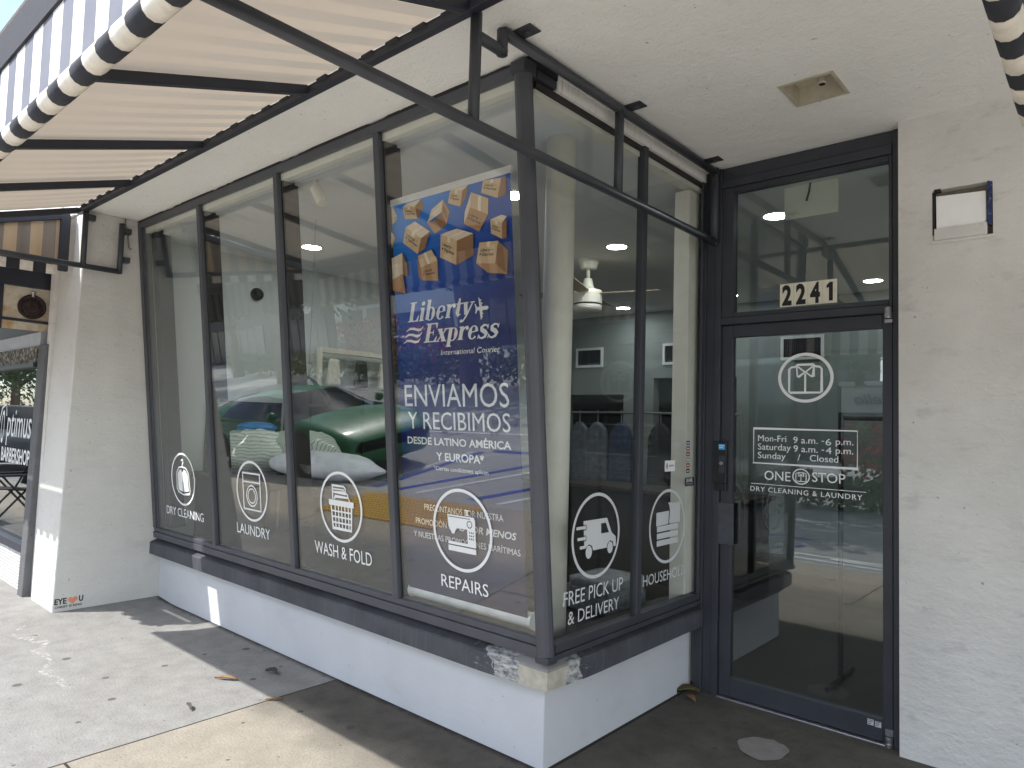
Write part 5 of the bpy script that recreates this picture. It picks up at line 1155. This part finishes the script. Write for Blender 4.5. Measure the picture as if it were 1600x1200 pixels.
st = [(-2.24, .30, .72, .74, .74, .60), (-2.20, .25, .84, .86, .86, .66), (-2.0, .22, .93, .985, .92, .66), (-1.6, .20, .95, 1.11, .93, .60), (-1.1, .19, .93, 1.225, .92, .56), (-.55, .18, .90, 1.28, .90, .54), (-.1, .18, .90, 1.295, .90, .54), (.35, .18, .90, 1.24, .90, .53), (.75, .18, .90, 1.07, .90, .55), (1.05, .19, .89, .93, .90, .60), (1.4, .20, .86, .87, .91, .66), (1.85, .20, .76, .77, .89, .66), (2.12, .22, .62, .63, .80, .58), (2.24, .28, .50, .51, .62, .46)]
car_mesh(gc, paint('green_paint', (.003, .13, .03, 1)), st, .92, -2.01, 1.06, (-1.28, 1.22), .345, ((-2.01, -.5), (.34, 1.06)), -1.12)
gw = Vector(gc['_w'])
mb = MB()
for k in range(14): y = -.52+k*.078; mb.bar(gw+Vector((-2.16, y, .93)), gw+Vector((-1.86, y, 1.045)), .034, .02)
mb.build('engine_grille', M_VINYL, gc)
mb = MB(); mb.box(gw.x-2.262, gw.x-2.20, gw.y-.80, gw.y+.80, gw.z+.755, gw.z+.80); lab(mb.build('tail_light', plain('dark_red_light', (.10, .008, .008, 1), .15), gc, bevel=.01), 'dark red tail light bar')
mb = MB(); mb.box(gw.x-2.262, gw.x-2.24, gw.y-.17, gw.y+.17, gw.z+.50, gw.z+.62); mb.build('number_plate', M_VINYLG, gc, bevel=.004)
mb = MB(); mb.box(gw.x-2.262, gw.x-2.15, gw.y-.66, gw.y+.66, gw.z+.22, gw.z+.42); mb.build('rear_bumper', M_BLACK, gc, bevel=.03)
for s_ in (1, -1):
    mb = MB(); mb.lathe([(0, -.06), (.05, -.05), (.075, 0), (.06, .05), (0, .06)], gw+Vector((.72, s_*1.0, .98)), 14, axis=(0, 1, .1)); mb.build('wing_mirror', paint('green_mirror', (.003, .13, .03, 1)), gc, smooth=True)
su = thing('parked_suv', 'dark grey estate car parked beyond the hedge, faint in the second pane mirror image', 'car', (-21, -17.2, -.12))
st2 = [(-2.3, .40, .95, .98, .80, .66), (-2.2, .30, 1.02, 1.55, .92, .66), (-1.9, .28, 1.02, 1.68, .94, .68), (-.6, .28, 1.02, 1.72, .94, .70), (.4, .28, 1.02, 1.68, .94, .68), (.7, .28, 1.02, 1.50, .94, .66), (1.15, .28, 1.02, 1.10, .94, .70), (1.9, .30, .98, 1.02, .93, .72), (2.25, .34, .88, .92, .86, .70), (2.35, .40, .70, .72, .76, .60)]
car_mesh(su, paint('graphite_paint', (.06, .06, .065, 1)), st2, .94, -2.3, 1.16, (-1.45, 1.45), .37, ((-2.3, -1.8), (.3, 1.16)))
copy_thing(su, (-20.6, -4.25, -.12), 'second dark grey estate car, at the kerb, mirrored in the barbershop window')
# ---- planting
M_HEDGE = plain('hedge_leaf', (.06, .11, .03, 1), .6, 0, .5, 6); M_HEDGE2 = plain('hedge_leaf_yellow', (.17, .17, .04, 1), .6, 0, .4, 6); M_FLOW = plain('red_flower', (.42, .05, .05, 1), .6, 0, .4, 6)
M_TREE = plain('tree_leaf', (.055, .10, .03, 1), .55, 0, .5, 4); M_BARK = plain('bark', (.16, .12, .09, 1), .9, 0, .3, 8, .5)
def leaf_cloud(mb, n_, pick, size, rr, mi=0):
    for _ in range(n_):
        p = Vector(pick()); a = Vector((rr.gauss(0, 1), rr.gauss(0, 1), rr.gauss(0, 1))).normalized(); b = a.orthogonal().normalized(); c = a.cross(b); s_ = size*rr.uniform(.6, 1.4)
        mb.add([p-b*s_, p+c*s_*.45, p+b*s_, p-c*s_*.45], [(0, 1, 2, 3)], mi() if callable(mi) else mi)
rh = random.Random(3)
def hedge(name, label, ax, ay, bx, by, h, w, n_, flowers):
    L_ = math.hypot(bx-ax, by-ay); ux, uy = (bx-ax)/L_, (by-ay)/L_
    mb = MB()
    def pick():
        t = rh.uniform(0, L_); s_ = rh.uniform(-1, 1); z = h*(rh.random()**.6)*(.85+.15*math.sin(t*1.7)+.08*math.sin(t*5.1)); return (ax+ux*t-uy*s_*w, ay+uy*t+ux*s_*w, -.1+z)
    leaf_cloud(mb, n_, pick, .11, rh, lambda: 1 if rh.random() < .25 else 0)
    o = mb.build(name, [M_HEDGE, M_HEDGE2], loc=((ax+bx)/2, (ay+by)/2, -.12)); tag(o, label, 'hedge')
    return o
hedge('hedge', 'long green hedge of the street median, mirrored in the display window', -46, -22.5, -9, -12.2, 1.25, .7, 7500, 0)
hedge('hedge', 'dark green hedge across the road, mirrored in the entrance door', -9, -11.6, 6, -9.3, .80, .6, 5000, 0)
def shrub(x, y, h, label):
    t = thing('flowering_shrub', label, 'shrub', (x, y, -.12), 'red flowering shrubs along the median')
    mb = MB(); mb2 = MB()
    for k in range(4): mb.tube([(x, y, -.12), (x+rh.uniform(-.3, .3), y+rh.uniform(-.3, .3), h*.5), (x+rh.uniform(-.6, .6), y+rh.uniform(-.5, .5), h)], [.02, .014, .006], 5)
    mb.build('stem', M_BARK, t)
    def pick(): a = rh.uniform(0, 6.28); r_ = .75*rh.random()**.5; return (x+r_*math.cos(a), y+r_*math.sin(a), h*(.35+.65*rh.random()))
    leaf_cloud(mb2, 320, pick, .11, rh, lambda: 0 if rh.random() < .55 else 1); mb2.build('foliage', [M_FLOW, M_HEDGE2], t)
shrub(-22.5, -15.8, 2.4, 'tall red flowering shrub beside the parked estate car'); shrub(-19.9, -15.2, 2.5, 'tallest red flowering shrub in front of the white shopfront opposite'); shrub(-17.6, -14.6, 2.0, 'smaller red shrub right of the tallest one')
shrub(-15.2, -13.9, 1.9, 'low red shrub mirrored behind the banner'); shrub(-1.7, -10.3, 1.7, 'red flowering shrub mirrored in the entrance door'); shrub(-.4, -10.0, 1.5, 'low red shrub at the right edge of the door mirror image')
def tree(x, y, h, r, n_, label, low=.45):
    t = thing('shade_tree', label, 'tree', (x, y, -.12), 'shade trees on the median')
    mb = MB(); mb.tube([(x, y, -.12), (x+.1, y, h*.25), (x-.1, y+.1, h*.5)], [.34, .24, .18], 10)
    for k in range(6):
        a = k*1.05; mb.tube([(x, y, h*.34), (x+r*.45*math.cos(a), y+r*.45*math.sin(a), h*.58), (x+r*.8*math.cos(a), y+r*.8*math.sin(a), h*.70)], [.13, .08, .03], 7)
    mb.build('trunk', M_BARK, t, smooth=True)
    cl = [(x+r*.9*rh.random()**.5*math.cos(a), y+r*.9*rh.random()**.5*math.sin(a), h*rh.uniform(low, .95), rh.uniform(.22, .40)*r) for a in [rh.uniform(0, 6.28) for _ in range(26)]]
    mb = MB()
    def pick():
        c = rh.choice(cl); v = Vector((rh.gauss(0, 1), rh.gauss(0, 1), rh.gauss(0, .7))).normalized()*c[3]*rh.random()**.4; return (c[0]+v.x, c[1]+v.y, c[2]+v.z)
    leaf_cloud(mb, n_, pick, .17, rh); mb.build('crown', M_TREE, t)
tree(-28, -15.5, 9, 5.5, 9000, 'broad dark tree at the far left of the median'); tree(-13, -12.9, 8.5, 4.0, 6000, 'dark tree on the median opposite the shop'); tree(-4.6, -10.6, 6.2, 2.7, 4500, 'tree over the hedge mirrored in the door glass')
tree(-40, -19.5, 9, 5.5, 5000, 'dark tree on the median far beyond the barbershop'); tree(-58, -13, 10, 5.5, 5000, 'dark tree mirrored at the top of the barbershop window', .22); tree(-74, -17, 10, 6, 4000, 'farthest dark tree down the street', .2)
tree(12, -11, 8.5, 4.5, 4000, 'tree on the median behind the viewer to the right')
# ---- shops across the street
M_BW = plain('bldg_white', srgb(208, 208, 204), .8, 0, .05, .6); M_BD = plain('bldg_dark', srgb(74, 74, 72), .8, 0, .1, .6); M_BG = plain('bldg_grey', srgb(168, 164, 158), .8, 0, .06, .6); M_BGL = plain('bldg_glass', (.03, .035, .04, 1), .08); M_SIGND = plain('sign_charcoal', srgb(58, 60, 58), .7)
BY = -34
def far_shop(x0, x1, h, mat, label, doors=(), sign=None, text=None, tcol=None, ring=None, depth=9):
    t = thing('far_shop', label, 'shop', ((x0+x1)/2, BY-depth/2, -.12))
    mb = MB(); mb.box(x0, x1, BY-depth, BY, -.12, h); mb.box(x0-.1, x1+.1, BY-depth, BY+.15, h+.001, h+.25); mb.build('wall', mat, t, bevel=.03)
    for a, b, z1 in doors:
        mb = MB(); mb.box(a, b, BY+.002, BY+.06, -.10, z1); w_ = mb.build('window', M_BGL, t)
        mb = MB(); n_ = max(1, int((b-a)/1.5))
        for k in range(n_+1): xx = a+(b-a)*k/n_; mb.box(xx-.04, xx+.04, BY+.061, BY+.10, -.10, z1)
        mb.build('frame', M_BD, w_)
    if sign: mb = MB(); mb.box(sign[0], sign[1], BY+.002, BY+.18, sign[2], sign[3]); mb.build('sign_board', M_SIGND, t, bevel=.02)
    if text or ring:
        d = Decal(lambda u, v, e: (-u, BY+.20+e, v), .01)
        if text:
            for tx, a, b, z0, z1, s_ in text: d.text(tx, -b, -a, z0, z1, bold=.01, shear=s_)
        if ring: d.ring((-ring[0], ring[1]), ring[2], ring[2], .18); d.text('5', -ring[0]-.2, -ring[0]+.2, ring[1]-.35, ring[1]+.35, bold=.03)
        d.build('sign_lettering', tcol or M_VINYL, t)
far_shop(-110, -60.3, 8.5, M_BD, 'long dark building farthest down the street', ((-105, -62, 3.4),))
far_shop(-60, -49.7, 6.0, M_BD, 'dark shopfront with round white logo across the street', ((-58.5, -51, 3.6),), None, None, ring=(-53.5, 4.6, .62))
far_shop(-49.6, -42.4, 5.4, M_BW, 'white shopfront with dark square sign across the street', ((-48.4, -45.7, 3.7), (-45.0, -42.9, 3.7)), (-46.9, -42.8, 4.0, 5.6))
far_shop(-42.2, -34.2, 4.6, M_BW, 'low white shopfront mirrored behind the banner', ((-41.6, -35.0, 3.0),))
far_shop(-34.0, -22, 5.8, M_BD, 'long dark shopfront right of the low white one', ((-33, -23, 3.2),))
far_shop(-21.8, -9.4, 6.4, M_BD, 'tall dark building left of the pizzeria', ((-21, -10.5, 3.0),))
far_shop(-9.2, 4, 3.95, M_BG, 'grey pizzeria with cursive sign across the street', ((-9.0, 3.6, 2.55),), None, [('Luciello', -8.5, -5.6, 3.0, 3.55, .3), ('PIZZERIA', -8.2, -6.2, 1.45, 1.75, 0)], plain('sign_dark', srgb(84, 84, 86), .6))
far_shop(4.4, 30, 5.0, M_BW, 'plain white building behind the viewer across the street', ((6, 28, 3.0),))

for o in list(bpy.data.objects):
    if '_w' in o: del o['_w']
